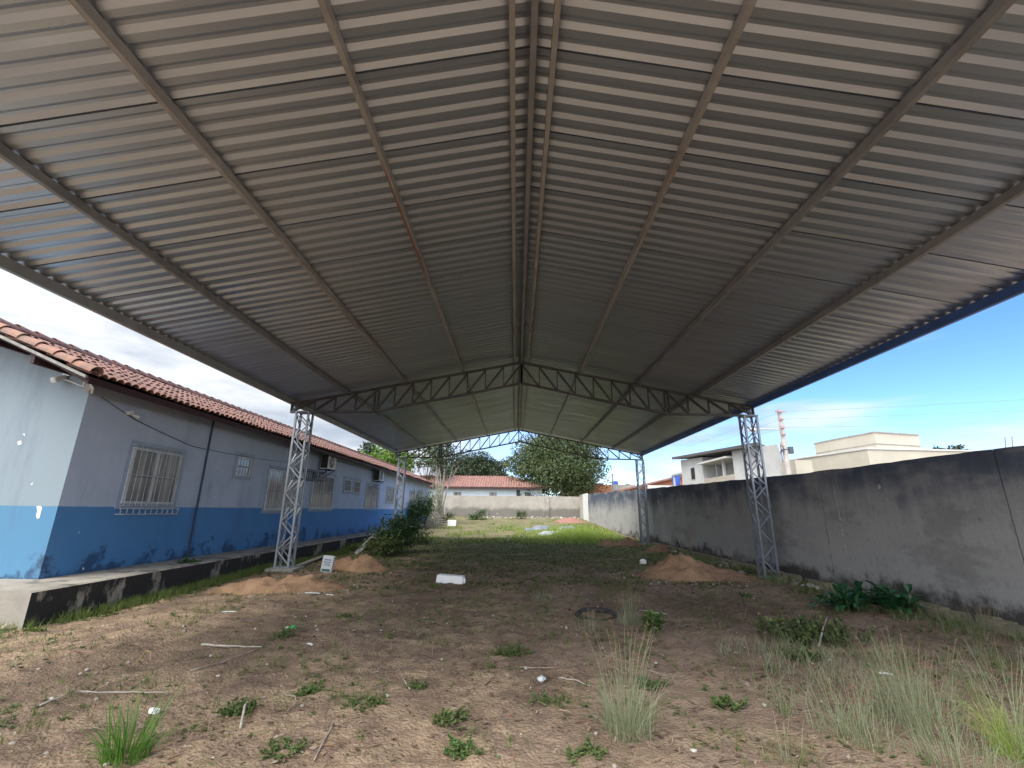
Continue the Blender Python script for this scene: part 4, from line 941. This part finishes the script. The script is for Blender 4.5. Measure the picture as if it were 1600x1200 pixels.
# ------------------------------------------------------------------ sand heaps
def heap(px, py, rx, ry, h, lab, ma=M_sand, rot=0, peaks=((0, 0, 1, 1),), group='heaps of orange sand'):
    c_ = at_g(px, py) if not isinstance(px, Vector) else px; m = MB(); n = 64; vs = []
    ca, sa = math.cos(rot), math.sin(rot)
    for j in range(n+1):
        for i in range(n+1):
            u, v = i/n*2-1, j/n*2-1; x_ = u*rx*1.25; y_ = v*ry*1.25
            z = 0
            for ax, ay, ah, aw in peaks:
                d = math.hypot(u*1.25-ax, v*1.25-ay)/aw; z = max(z, ah*sm(0, 1.05, 1-d)**.85)
            X = c_.x+x_*ca-y_*sa; Y = c_.y+x_*sa+y_*ca
            nz_ = noise.noise(Vector((X*1.6, Y*1.6, 4)))*.34+noise.noise(Vector((X*4.5, Y*4.5, 4)))*.24+noise.noise(Vector((X*12, Y*12, 4)))*.12
            z = z*h*(1+nz_)+z**.5*.02*noise.noise(Vector((X*9, Y*9, 8)))
            edge = max(abs(u), abs(v)); vs.append((X, Y, gz(X, Y)-.045+(z if edge < 1 else 0)+.02*nz_*(1 if z > 0 else 0)))
    m.add(vs, [(j*(n+1)+i, j*(n+1)+i+1, (j+1)*(n+1)+i+1, (j+1)*(n+1)+i) for j in range(n) for i in range(n)])
    return tag(m.build('sand_heap', ma, smooth=True, origin=(c_.x, c_.y, c_.z)), lab, 'sand heap', group)
heap(440, 922, 1.5, .75, .34, 'long low orange sand heap in front of the front left column', rot=.1, peaks=((-.3, 0, .8, .8), (.25, .1, .95, .75), (.6, -.1, .4, .5)))
heap(562, 890, 1.05, .75, .42, 'orange sand heap behind the printed white box', rot=-.1, peaks=((-.45, 0, .85, .7), (.15, 0, 1, .8)))
heap(1078, 902, 1.6, 1.2, .52, 'largest orange sand heap, left of the front right column', peaks=((-.1, 0, 1.0, .95), (.5, -.1, .42, .8)))
heap(968, 852, 1.3, 1.2, .45, 'rough reddish sand heap in front of the second right column', mat('red_soil', (.30, .17, .10), (.20, .12, .075), scale=4, rough=.95, bump=.5), peaks=((-.4, 0, .7, .6), (.3, 0, 1, .6)))
heap(1030, 862, .8, .7, .34, 'small reddish soil heap between the right wall and the second right column', MATS['red_soil'])
heap(890, 816, 1.9, 1.2, .42, 'pinkish red rubble heap in front of the far wall', mat('brick_rubble', (.36, .17, .13), (.24, .13, .10), scale=8, rough=.95, bump=.8, bscale=8))

# ------------------------------------------------------------------ litter and loose things
def rock(m, c_, r_, sq=.7, seed=0, sub=2):
    import bmesh
    b = bmesh.new(); bmesh.ops.create_icosphere(b, subdivisions=sub, radius=1)
    vs = []
    for v in b.verts:
        k_ = 1+.35*noise.noise(v.co*1.7+Vector((seed, seed*2, 0)))+.12*noise.noise(v.co*5+Vector((seed, 0, 0)))
        p = v.co*k_*r_; vs.append(Vector(c_)+Vector((p.x, p.y, p.z*sq)))
    m.add(vs, [tuple(v.index for v in f.verts) for f in b.faces]); b.free()
p = at_g(704, 912); m = MB(); m.box(p+Vector((0, 0, .085)), (.62, .24, .17), Matrix.Rotation(-.12, 3, 'Z') @ Matrix.Rotation(.04, 3, 'Y'), .96); m.box(p+Vector((.30, -.05, .06)), (.07, .13, .10), Matrix.Rotation(.2, 3, 'Z')); o = m.build('foam_block', M_foam)
tag(o, 'white polystyrene foam block lying in the middle of the yard', 'foam block'); bevel(o, .018, 3)
# printed box
p = at_g(511, 894); e = empty('printed_box', p, 'small upright white box with grey-blue print beside the orange sand heap', 'box')
rot = Matrix.Rotation(.12, 3, 'Z') @ Matrix.Rotation(.10, 3, 'Y'); m = MB(); m.box(p+Vector((0, 0, .19)), (.27, .16, .40), rot); o = m.build('carton', mat('box_card', (.60, .62, .64), (.5, .52, .54), rough=.6), e); bevel(o, .006)
m = MB()
for zz, hh, ww in ((.30, .03, .17), (.245, .022, .2), (.20, .02, .14), (.165, .012, .2)): m.box(p+rot @ Vector((0, -.082, zz-.19))+Vector((0, 0, .19)), (ww, .004, hh), rot)
m.build('print', mat('box_print', (.16, .20, .26), rough=.6), e)
m = MB(); m.box(p+rot @ Vector((0, -.082, -.14))+Vector((0, 0, .19)), (.2, .004, .06), rot); m.build('green_print', mat('box_green', (.06, .16, .15), rough=.6), e)
p = at_g(706, 822); m = MB(); m.box(p+Vector((0, 0, .2)), (.62, .4, .42)); o = tag(m.build('white_crate', M_foam), 'small white box in the distance by the green bush', 'box'); bevel(o, .02)
# tyre
p = at_g(932, 963); m = MB(); vs = []; nA, nB = 48, 12
for i in range(nA):
    a = 2*math.pi*i/nA; wob = 1+.04*math.sin(2*a+.5)
    for k_ in range(nB):
        b = 2*math.pi*k_/nB; rr = .285+.05*math.cos(b); zz = .04*math.sin(b)-.035; zz = max(-.09, zz)
        if i % 2 == 0 and abs(math.sin(b)) < .6 and math.cos(b) > 0: rr += .006
        vs.append((p.x+rr*math.cos(a)*wob, p.y+rr*math.sin(a), p.z+.035+zz+.03*math.sin(a)))
m.add(vs, [(i*nB+k_, ((i+1) % nA)*nB+k_, ((i+1) % nA)*nB+(k_+1) % nB, i*nB+(k_+1) % nB) for i in range(nA) for k_ in range(nB)])
tag(m.build('old_tyre', M_rubber, smooth=True), 'old black rubber tyre half buried flat in the ground', 'tyre')
# leaning board
p = at_g(556, 866); q = p+Vector((.52, .3, .62)); m = MB(); m.bar(p, q, .20, .04, (-.4, -.8, .2)); m.bar(p.lerp(q, .8)+Vector((0, -.03, 0)), q+Vector((.05, -.03, .06)), .15, .03, (-.4, -.8, .2)); o = tag(m.build('leaning_board', M_rubble if 0 else mat('old_white_board', (.42, .42, .39), (.12, .12, .10), scale=5, rough=.9, lo=.4, hi=.6)), 'stained white board leaning against the bush beside the plinth', 'board')
p = at_g(470, 870); m = MB(); m.bar(at_g(455, 892)+Vector((0, 0, .05)), at_g(505, 873)+Vector((0, 0, .08)), .12, .04); m.bar(at_g(488, 876)+Vector((0, 0, .06)), at_g(512, 868)+Vector((0, 0, .05)), .10, .03); tag(m.build('weathered_plank', M_palewood), 'pale weathered plank lying behind the front left column', 'plank')
# plastics
def lump(px, py, r_, lab, name, ma, sq=.6, seed=1, cat='litter', dz=0):
    p = at_g(px, py); m = MB(); rock(m, p+Vector((0, 0, r_*sq*.6+dz)), r_, sq, seed); return tag(m.build(name, ma, origin=p), lab, cat)
lump(1005, 882, .11, 'crumpled white plastic bag at the left foot of the largest sand heap', 'plastic_bag', M_foam, .9, 3)
lump(846, 1066, .045, 'crumpled clear plastic cup on the dirt below the middle of the yard', 'plastic_cup', M_plast, .6, 5)
lump(457, 984, .05, 'scrap of bright green plastic on the sand left of centre', 'green_plastic_scrap', mat('green_plastic', (.03, .32, .07), (.05, .4, .1), rough=.4), .5, 7)
lump(448, 984, .03, 'small white scrap touching the bright green plastic', 'white_scrap', M_plast, .5, 8)
p = at_g(240, 1118); m = MB(); m.box(p+Vector((0, 0, .018)), (.075, .045, .03), Matrix.Rotation(-.3, 3, 'Z')); m.box(p+Vector((-.02, -.005, .035)), (.03, .03, .006), Matrix.Rotation(.2, 3, 'Z')); tag(bevel(m.build('crushed_carton', M_foam), .004), 'small crushed white carton right of the green grass tuft', 'carton')
for (px, py, ln, a_, lab) in ((358, 958, .22, .1, 'thin white scrap lying below the near plinth grass'), (490, 928, .36, -.15, 'longer white strip in front of the left sand heap'), (515, 931, .16, -.3, 'short white strip right of the longer white strip'), (484, 1010, .09, -.7, 'tiny white scrap below the green plastic'), (1385, 1058, .12, -.3, 'white scrap in front of the large grass clump')):
    p = at_g(px, py); d = Vector((math.cos(a_), math.sin(a_), 0))*ln/2; m = MB(); m.bar(p-d+Vector((0, 0, .015)), p+d*.3+Vector((0, 0, .02)), .035, .008); m.bar(p+d*.3+Vector((0, 0, .02)), p+d+Vector((0, 0, .012)), .025, .008)
    tag(m.build('white_strip', M_foam), lab, 'litter', 'white plastic scraps')
p = at_g(14, 985); lump(14, 985, .10, 'crumpled pale rag at the foot of the near plinth end', 'pale_rag', M_rubble, .5, 11)
lump(374, 921, .09, 'white stone near the grass by the plinth', 'white_stone', M_foam, .7, 12)
# sticks
def stick(pts, r_, lab, ma=M_twig, name='stick'):
    P_ = [at_g(x, y)+Vector((0, 0, z)) for x, y, z in pts]; m = MB(); full = []
    for a, b in zip(P_, P_[1:]):
        for i in range(4): full.append(a.lerp(b, i/4)+Vector((0, 0, .004*math.sin(i*2.1))))
    full.append(P_[-1]); n = len(full); m.tube(full, [r_*(1-.5*i/n) for i in range(n)], 6)
    return tag(m.build(name, ma, smooth=True), lab, 'stick')
stick(((314, 1013, .02), (355, 1016, .025), (408, 1016, .02)), .014, 'pale flattened stick meeting a thin dark stick on the left', M_palewood)
stick(((296, 1056, .02), (345, 1040, .02), (404, 1018, .03)), .009, 'thin dark stick with a pale tip on the left')
stick(((873, 1063, .01), (900, 1068, .015), (922, 1075, .01)), .008, 'short pale stick right of the crumpled clear plastic', M_palewood)
stick(((812, 1047, .01), (850, 1049, .02), (885, 1045, .01)), .007, 'thin dark branch above the crumpled clear plastic')
stick(((437, 1088, .01), (460, 1098, .03), (462, 1108, .03), (448, 1118, .01)), .006, 'curled grey twig in the lower left centre')
stick(((1008, 1049, .01), (1050, 1060, .015), (1056, 1075, .01)), .008, 'dark bent twig right of the tall grass tuft')
stick(((1280, 1015, .02), (1288, 1005, .14), (1296, 984, .17)), .012, 'pale broken branch standing up in the leafy weed patch', M_palewood)
stick(((630, 1066, .01), (640, 1083, .01)), .008, 'short pale twig in the bottom centre-left', M_palewood)
stick(((1000, 956, .02), (1045, 963, .02)), .010, 'thin pale stick right behind the bright green weed', M_palewood)
stick(((520, 1140, .01), (505, 1165, .01), (490, 1195, .01)), .009, 'dark twig pointing to the camera at the bottom left of centre')
stick(((60, 1112, .02), (110, 1092, .03), (190, 1086, .02), (262, 1087, .02)), .008, 'long dry stem lying behind the green grass tuft', M_palewood)
stick(((375, 1142, .01), (380, 1120, .07), (385, 1112, .06)), .011, 'pale forked twig standing in the sprawling weed', M_palewood)
# tarpaulin sheets on the far grass
def tarp(px1, py1, px2, py2, lab, ma, seed):
    a = at_g(px1, py1); b = at_g(px2, py2); m = MB(); n = 24; w_ = .75; vs = []
    for i in range(n+1):
        for j in range(9):
            p = a.lerp(b, i/n); y_ = p.y+(j/8-.5)*w_*2.2; e_ = math.sin(math.pi*i/n)**.5*math.sin(math.pi*j/8)**.5
            z = gz(p.x, y_)+.02+e_*(.14+.20*noise.noise(Vector((p.x*1.4+seed, y_*1.6, 0)))+.08*noise.noise(Vector((p.x*5, y_*5, seed))))
            vs.append((p.x+.1*math.sin(j*2+seed), y_+.25*noise.noise(Vector((p.x*2, seed, 0))), z))
    m.add(vs, [(i*9+j, i*9+j+1, (i+1)*9+j+1, (i+1)*9+j) for i in range(n) for j in range(8)])
    tag(m.build('tarpaulin', ma, smooth=True), lab, 'tarpaulin', 'crumpled sheets on the far grass')
M_tarp = mat('grey_tarp', (.25, .26, .28), (.17, .18, .19), scale=3, rough=.6); M_tarpw = mat('white_tarp', (.45, .46, .47), (.32, .33, .33), scale=3, rough=.6)
tarp(821, 828, 866, 826, 'left grey crumpled sheet on the bright far grass', M_tarp, 1); tarp(871, 827, 898, 826, 'small grey crumpled sheet right of the left grey sheet', M_tarp, 5)
tarp(842, 836, 888, 835, 'white crumpled strip of sheet nearest on the far grass', M_tarpw, 9)

# ------------------------------------------------------------------ ground cover (stuff)
def dens(x, y): return noise.noise(Vector((x*.9, y*.9, 20)))+.5*noise.noise(Vector((x*2.6, y*2.6, 11)))
def scatter(n, xr, yr, power=1.0):
    for _ in range(n):
        y_ = yr[0]+(yr[1]-yr[0])*random.random()**power; yield rnd(*xr), y_
lit = MB()
for x, y_ in scatter(26000, (-6.6, 6.9), (2.2, 15), 1.6):
    if dens(x, y_)+.06*x < rnd(-.1, .55): continue
    if abs(x) > y_*1.25+.6: continue
    ln = rnd(.015, .10)*(2.2 if random.random() < .06 else 1); w_ = rnd(.0015, .0055)*(.8+y_*.03); a = rnd(0, 3.14) if random.random() < .5 else random.gauss(.1, .5)
    d = Vector((math.cos(a), math.sin(a), rnd(-.12, .12))); s_ = Vector((-d.y, d.x, 0)); b = rnd(-.3, .3); p = Vector((x, y_, gz(x, y_)+rnd(.0, .022)))
    q = p+d*ln*.5+s_*b*ln*.3+Vector((0, 0, .012)); r_ = p+d*ln
    lit.add([p-s_*w_, p+s_*w_, q+s_*w_*1.2, q-s_*w_*1.2, r_+s_*w_*.5, r_-s_*w_*.5], [(0, 1, 2, 3), (3, 2, 4, 5)])
for x, y_ in scatter(15000, (-6.4, 6.8), (2.2, 14), 1.4):      # broken leaves and chips
    if abs(x) > y_*1.25+.6 or dens(x+3, y_)+.04*x < rnd(-.2, .25): continue
    s_ = rnd(.006, .026)*(1+y_*.06); a = rnd(0, 3.14); p = Vector((x, y_, gz(x, y_)+.012)); d = Vector((math.cos(a), math.sin(a), rnd(-.4, .4)))*s_; e_ = Vector((-math.sin(a), math.cos(a), rnd(-.4, .4)))*s_*rnd(.4, .8)
    lit.add([p-d, p+e_, p+d*1.1, p-e_], [(0, 1, 2, 3)])
for i in range(1300):       # raked-up dry stalks on the right
    x, y_ = random.gauss(3.4, .8), random.gauss(8.6, .8)
    if x > 6: continue
    p = Vector((x, y_, gz(x, y_)+rnd(.01, .05))); a = random.gauss(.15, .45); d = Vector((math.cos(a), math.sin(a), rnd(-.08, .12))); s_ = Vector((-d.y, d.x, 0))*rnd(.003, .008); q = p+d*rnd(.08, .35)
    lit.add([p-s_, p+s_, q+s_*.6, q-s_*.6], [(0, 1, 2, 3)])
for i in range(150):
    y_ = 2.4+random.random()**1.5*10; x = rnd(-5.5, 6)
    if abs(x) > y_*1.2+.4: continue
    p = Vector((x, y_, gz(x, y_)+.012)); a = rnd(0, 3.14); ln = rnd(.06, .28); pts = []
    for k_ in range(5): pts.append(p+Vector((math.cos(a), math.sin(a), rnd(-.02, .10)))*ln*k_/4); a += rnd(-.25, .25)
    r_ = rnd(.0025, .006); lit.tube(pts, [r_, r_, r_*.9, r_*.7, r_*.4], 5)
for i in range(420):       # thin dead stalks still standing
    y_ = 2.6+random.random()**1.3*14; x = rnd(-6, 6.5)
    if abs(x) > y_*1.2+.4 or dens(x*.7, y_*.7+5) < .0: continue
    p = Vector((x, y_, gz(x, y_)-.01)); h_ = rnd(.06, .26); a = rnd(0, 6.28); q = p+Vector((math.cos(a)*h_*.25, math.sin(a)*h_*.25, h_)); lit.tube([p, p.lerp(q, .5)+Vector((rnd(-.01, .01), 0, 0)), q], [.0028, .002, .001], 4)
    for k_ in range(3): b = p.lerp(q, rnd(.4, .95)); lit.tube([b, b+Vector((rnd(-.05, .05), rnd(-.04, .04), rnd(.01, .05)))], [.0015, .0008], 3)
tag(lit.build('leaf_litter', M_straw, origin=(0, 0, 0)), 'dry straw, twigs and dead leaves strewn over the sandy dirt', 'leaf litter', kind='stuff')
# low weeds and short grass
gr = MB(); gr2 = MB(); wd_ = MB()
for x, y_ in scatter(24000, (-6.5, 6.8), (2.3, 27), 1.0):
    if abs(x) > y_*1.25+.6: continue
    dd = dens(x*1.1+7, y_*1.1); thr = .28-.030*y_-(.06 if x > -1 else 0)
    if dd < thr and random.random() > .05: continue
    p = Vector((x, y_, gz(x, y_)))
    if random.random() < .55: rosette(wd_, p, random.randint(4, 9), rnd(.02, .06)*(1 if y_ < 10 else 1.6), rnd(.012, .024)*(1 if y_ < 10 else 1.6), (.1, 1.1))
    else:
        for i in range(random.randint(4, 10)): blade(gr, p+Vector((rnd(-.03, .03), rnd(-.03, .03), -.005)), rnd(0, 6.28), rnd(.02, .08), rnd(.03, .13), rnd(.003, .006), 2)
# green strip along plinth
for i in range(5200):
    y_ = rnd(5.6, 22); e_ = abs(random.gauss(0, .16)); x = -6.58+e_+.08*noise.noise(Vector((y_*1.5, 0, 0)))+(rnd(-1.2, 0) if y_ < 6.6 else 0)
    if noise.noise(Vector((y_*.8, 3, 0))) < -.45: continue
    p = Vector((x, y_, gz(x, y_)))
    if random.random() < .5: rosette(wd_, p, 5, rnd(.04, .08), .03, (.1, 1.2))
    else:
        for k_ in range(5): blade(gr, p+Vector((rnd(-.04, .04), rnd(-.04, .04), 0)), rnd(0, 6.28), rnd(.03, .09), rnd(.06, .20), .007, 2)
# grass by right wall foot and lower right corner
for i in range(2600):
    y_ = 3.0+random.random()**.8*20; x = rnd(6.0, 6.85) if y_ > 6 else rnd(3.4, 6.8)
    if dens(x, y_) < -.1: continue
    p = Vector((x, y_, gz(x, y_)))
    for k_ in range(4): blade(gr if random.random() < .6 else gr2, p+Vector((rnd(-.05, .05), rnd(-.05, .05), 0)), rnd(0, 6.28), rnd(.04, .12), rnd(.07, .24), .006, 2)
for i in range(1800):
    x = rnd(2.2, 6.6); y_ = rnd(2.2, 6.2)
    if x > y_*1.25+.6 or dens(x*.9, y_*.9) < .02: continue
    p = Vector((x, y_, gz(x, y_)))
    for k_ in range(4): blade(gr2, p+Vector((rnd(-.05, .05), rnd(-.05, .05), 0)), rnd(0, 6.28), rnd(.04, .16), rnd(.06, .26), .004, 3)
# far lit lawn
br = MB()
for i in range(30000):
    y_ = 23.5+random.random()**1.2*22; x = rnd(-6.2, 6.4)
    k_ = dens(x*.5, y_*.35); cen = math.exp(-((x-3.2)**2/9+(y_-30)**2/30))
    if k_+cen*1.5-.02*(y_-30) < .15: continue
    p = Vector((x, y_, gz(x, y_))); hh = (.07+.16*cen*(x > 2.2)+rnd(0, .07))
    blade(br if random.random() < .4+.6*cen else gr, p, rnd(0, 6.28), hh*rnd(.2, .7), hh*rnd(.6, 1.3), .028, 2)
for i in range(5000):
    y_ = rnd(25, 31); x = rnd(1.2, 6.2); cen = math.exp(-((x-3.7)**2/3+(y_-28)**2/5))
    if random.random() > cen*1.2: continue
    p = Vector((x, y_, gz(x, y_))); hh = .15+.5*cen*rnd(.4, 1); blade(br, p, rnd(0, 6.28), hh*rnd(.1, .4), hh, .022, 2)
tag(gr.build('short_grass', M_grass, origin=(0, 0, 0)), 'patchy short green grass over the yard and along the plinth', 'grass', kind='stuff')
tag(gr2.build('dry_grass', M_tall, origin=(0, 0, 0)), 'thin grey-green grass in the lower right corner and by the wall', 'grass', kind='stuff')
tag(wd_.build('ground_weeds', M_weed, origin=(0, 0, 0)), 'tiny low leafy weeds dotted over the dirt', 'weeds', kind='stuff')
tag(br.build('bright_lawn', M_grassb, origin=(0, 0, 0)), 'bright sunlit grass patch beyond the far end of the canopy', 'grass', kind='stuff')
# stones and rubble bits
st = MB()
for i in range(500):
    x, y_ = rnd(-6, 6.7), 2+random.random()**1.3*14
    if abs(x) > y_*1.25: continue
    r_ = rnd(.006, .022); rock(st, (x, y_, gz(x, y_)+r_*.3), r_, .7, i, 1)
for i in range(160):
    y_ = rnd(44, 46.6) if i < 80 else rnd(9, 22); x = rnd(-5, 6) if i < 80 else 6.75-abs(random.gauss(0, .25)); r_ = rnd(.04, .16) if i < 80 else rnd(.03, .09); rock(st, (x, y_, gz(x, y_)+r_*.4), r_, .7, i, 1)
for cx_, cy_, sx_, sy_, n_ in ((-4.6, 9.9, 1.5, .7, 60), (-4.1, 12.8, 1.0, .6, 40), (4.2, 12.3, 1.6, 1.1, 90)):
    for i in range(n_):
        a = rnd(0, 6.28); k_ = rnd(.75, 1.25); x, y_ = cx_+sx_*math.cos(a)*k_, cy_+sy_*math.sin(a)*k_; r_ = rnd(.008, .03); rock(st, (x, y_, gz(x, y_)+r_*.3), r_, .7, i, 1)
tag(st.build('small_stones', mat('pale_stones', (0, 0, 0), island=True, cols=[(.42, .38, .32), (.30, .26, .21), (.5, .48, .44), (.22, .18, .15)], rough=.9), origin=(0, 0, 0)), 'small pale stones and rubble scattered on the dirt', 'stones', kind='stuff')
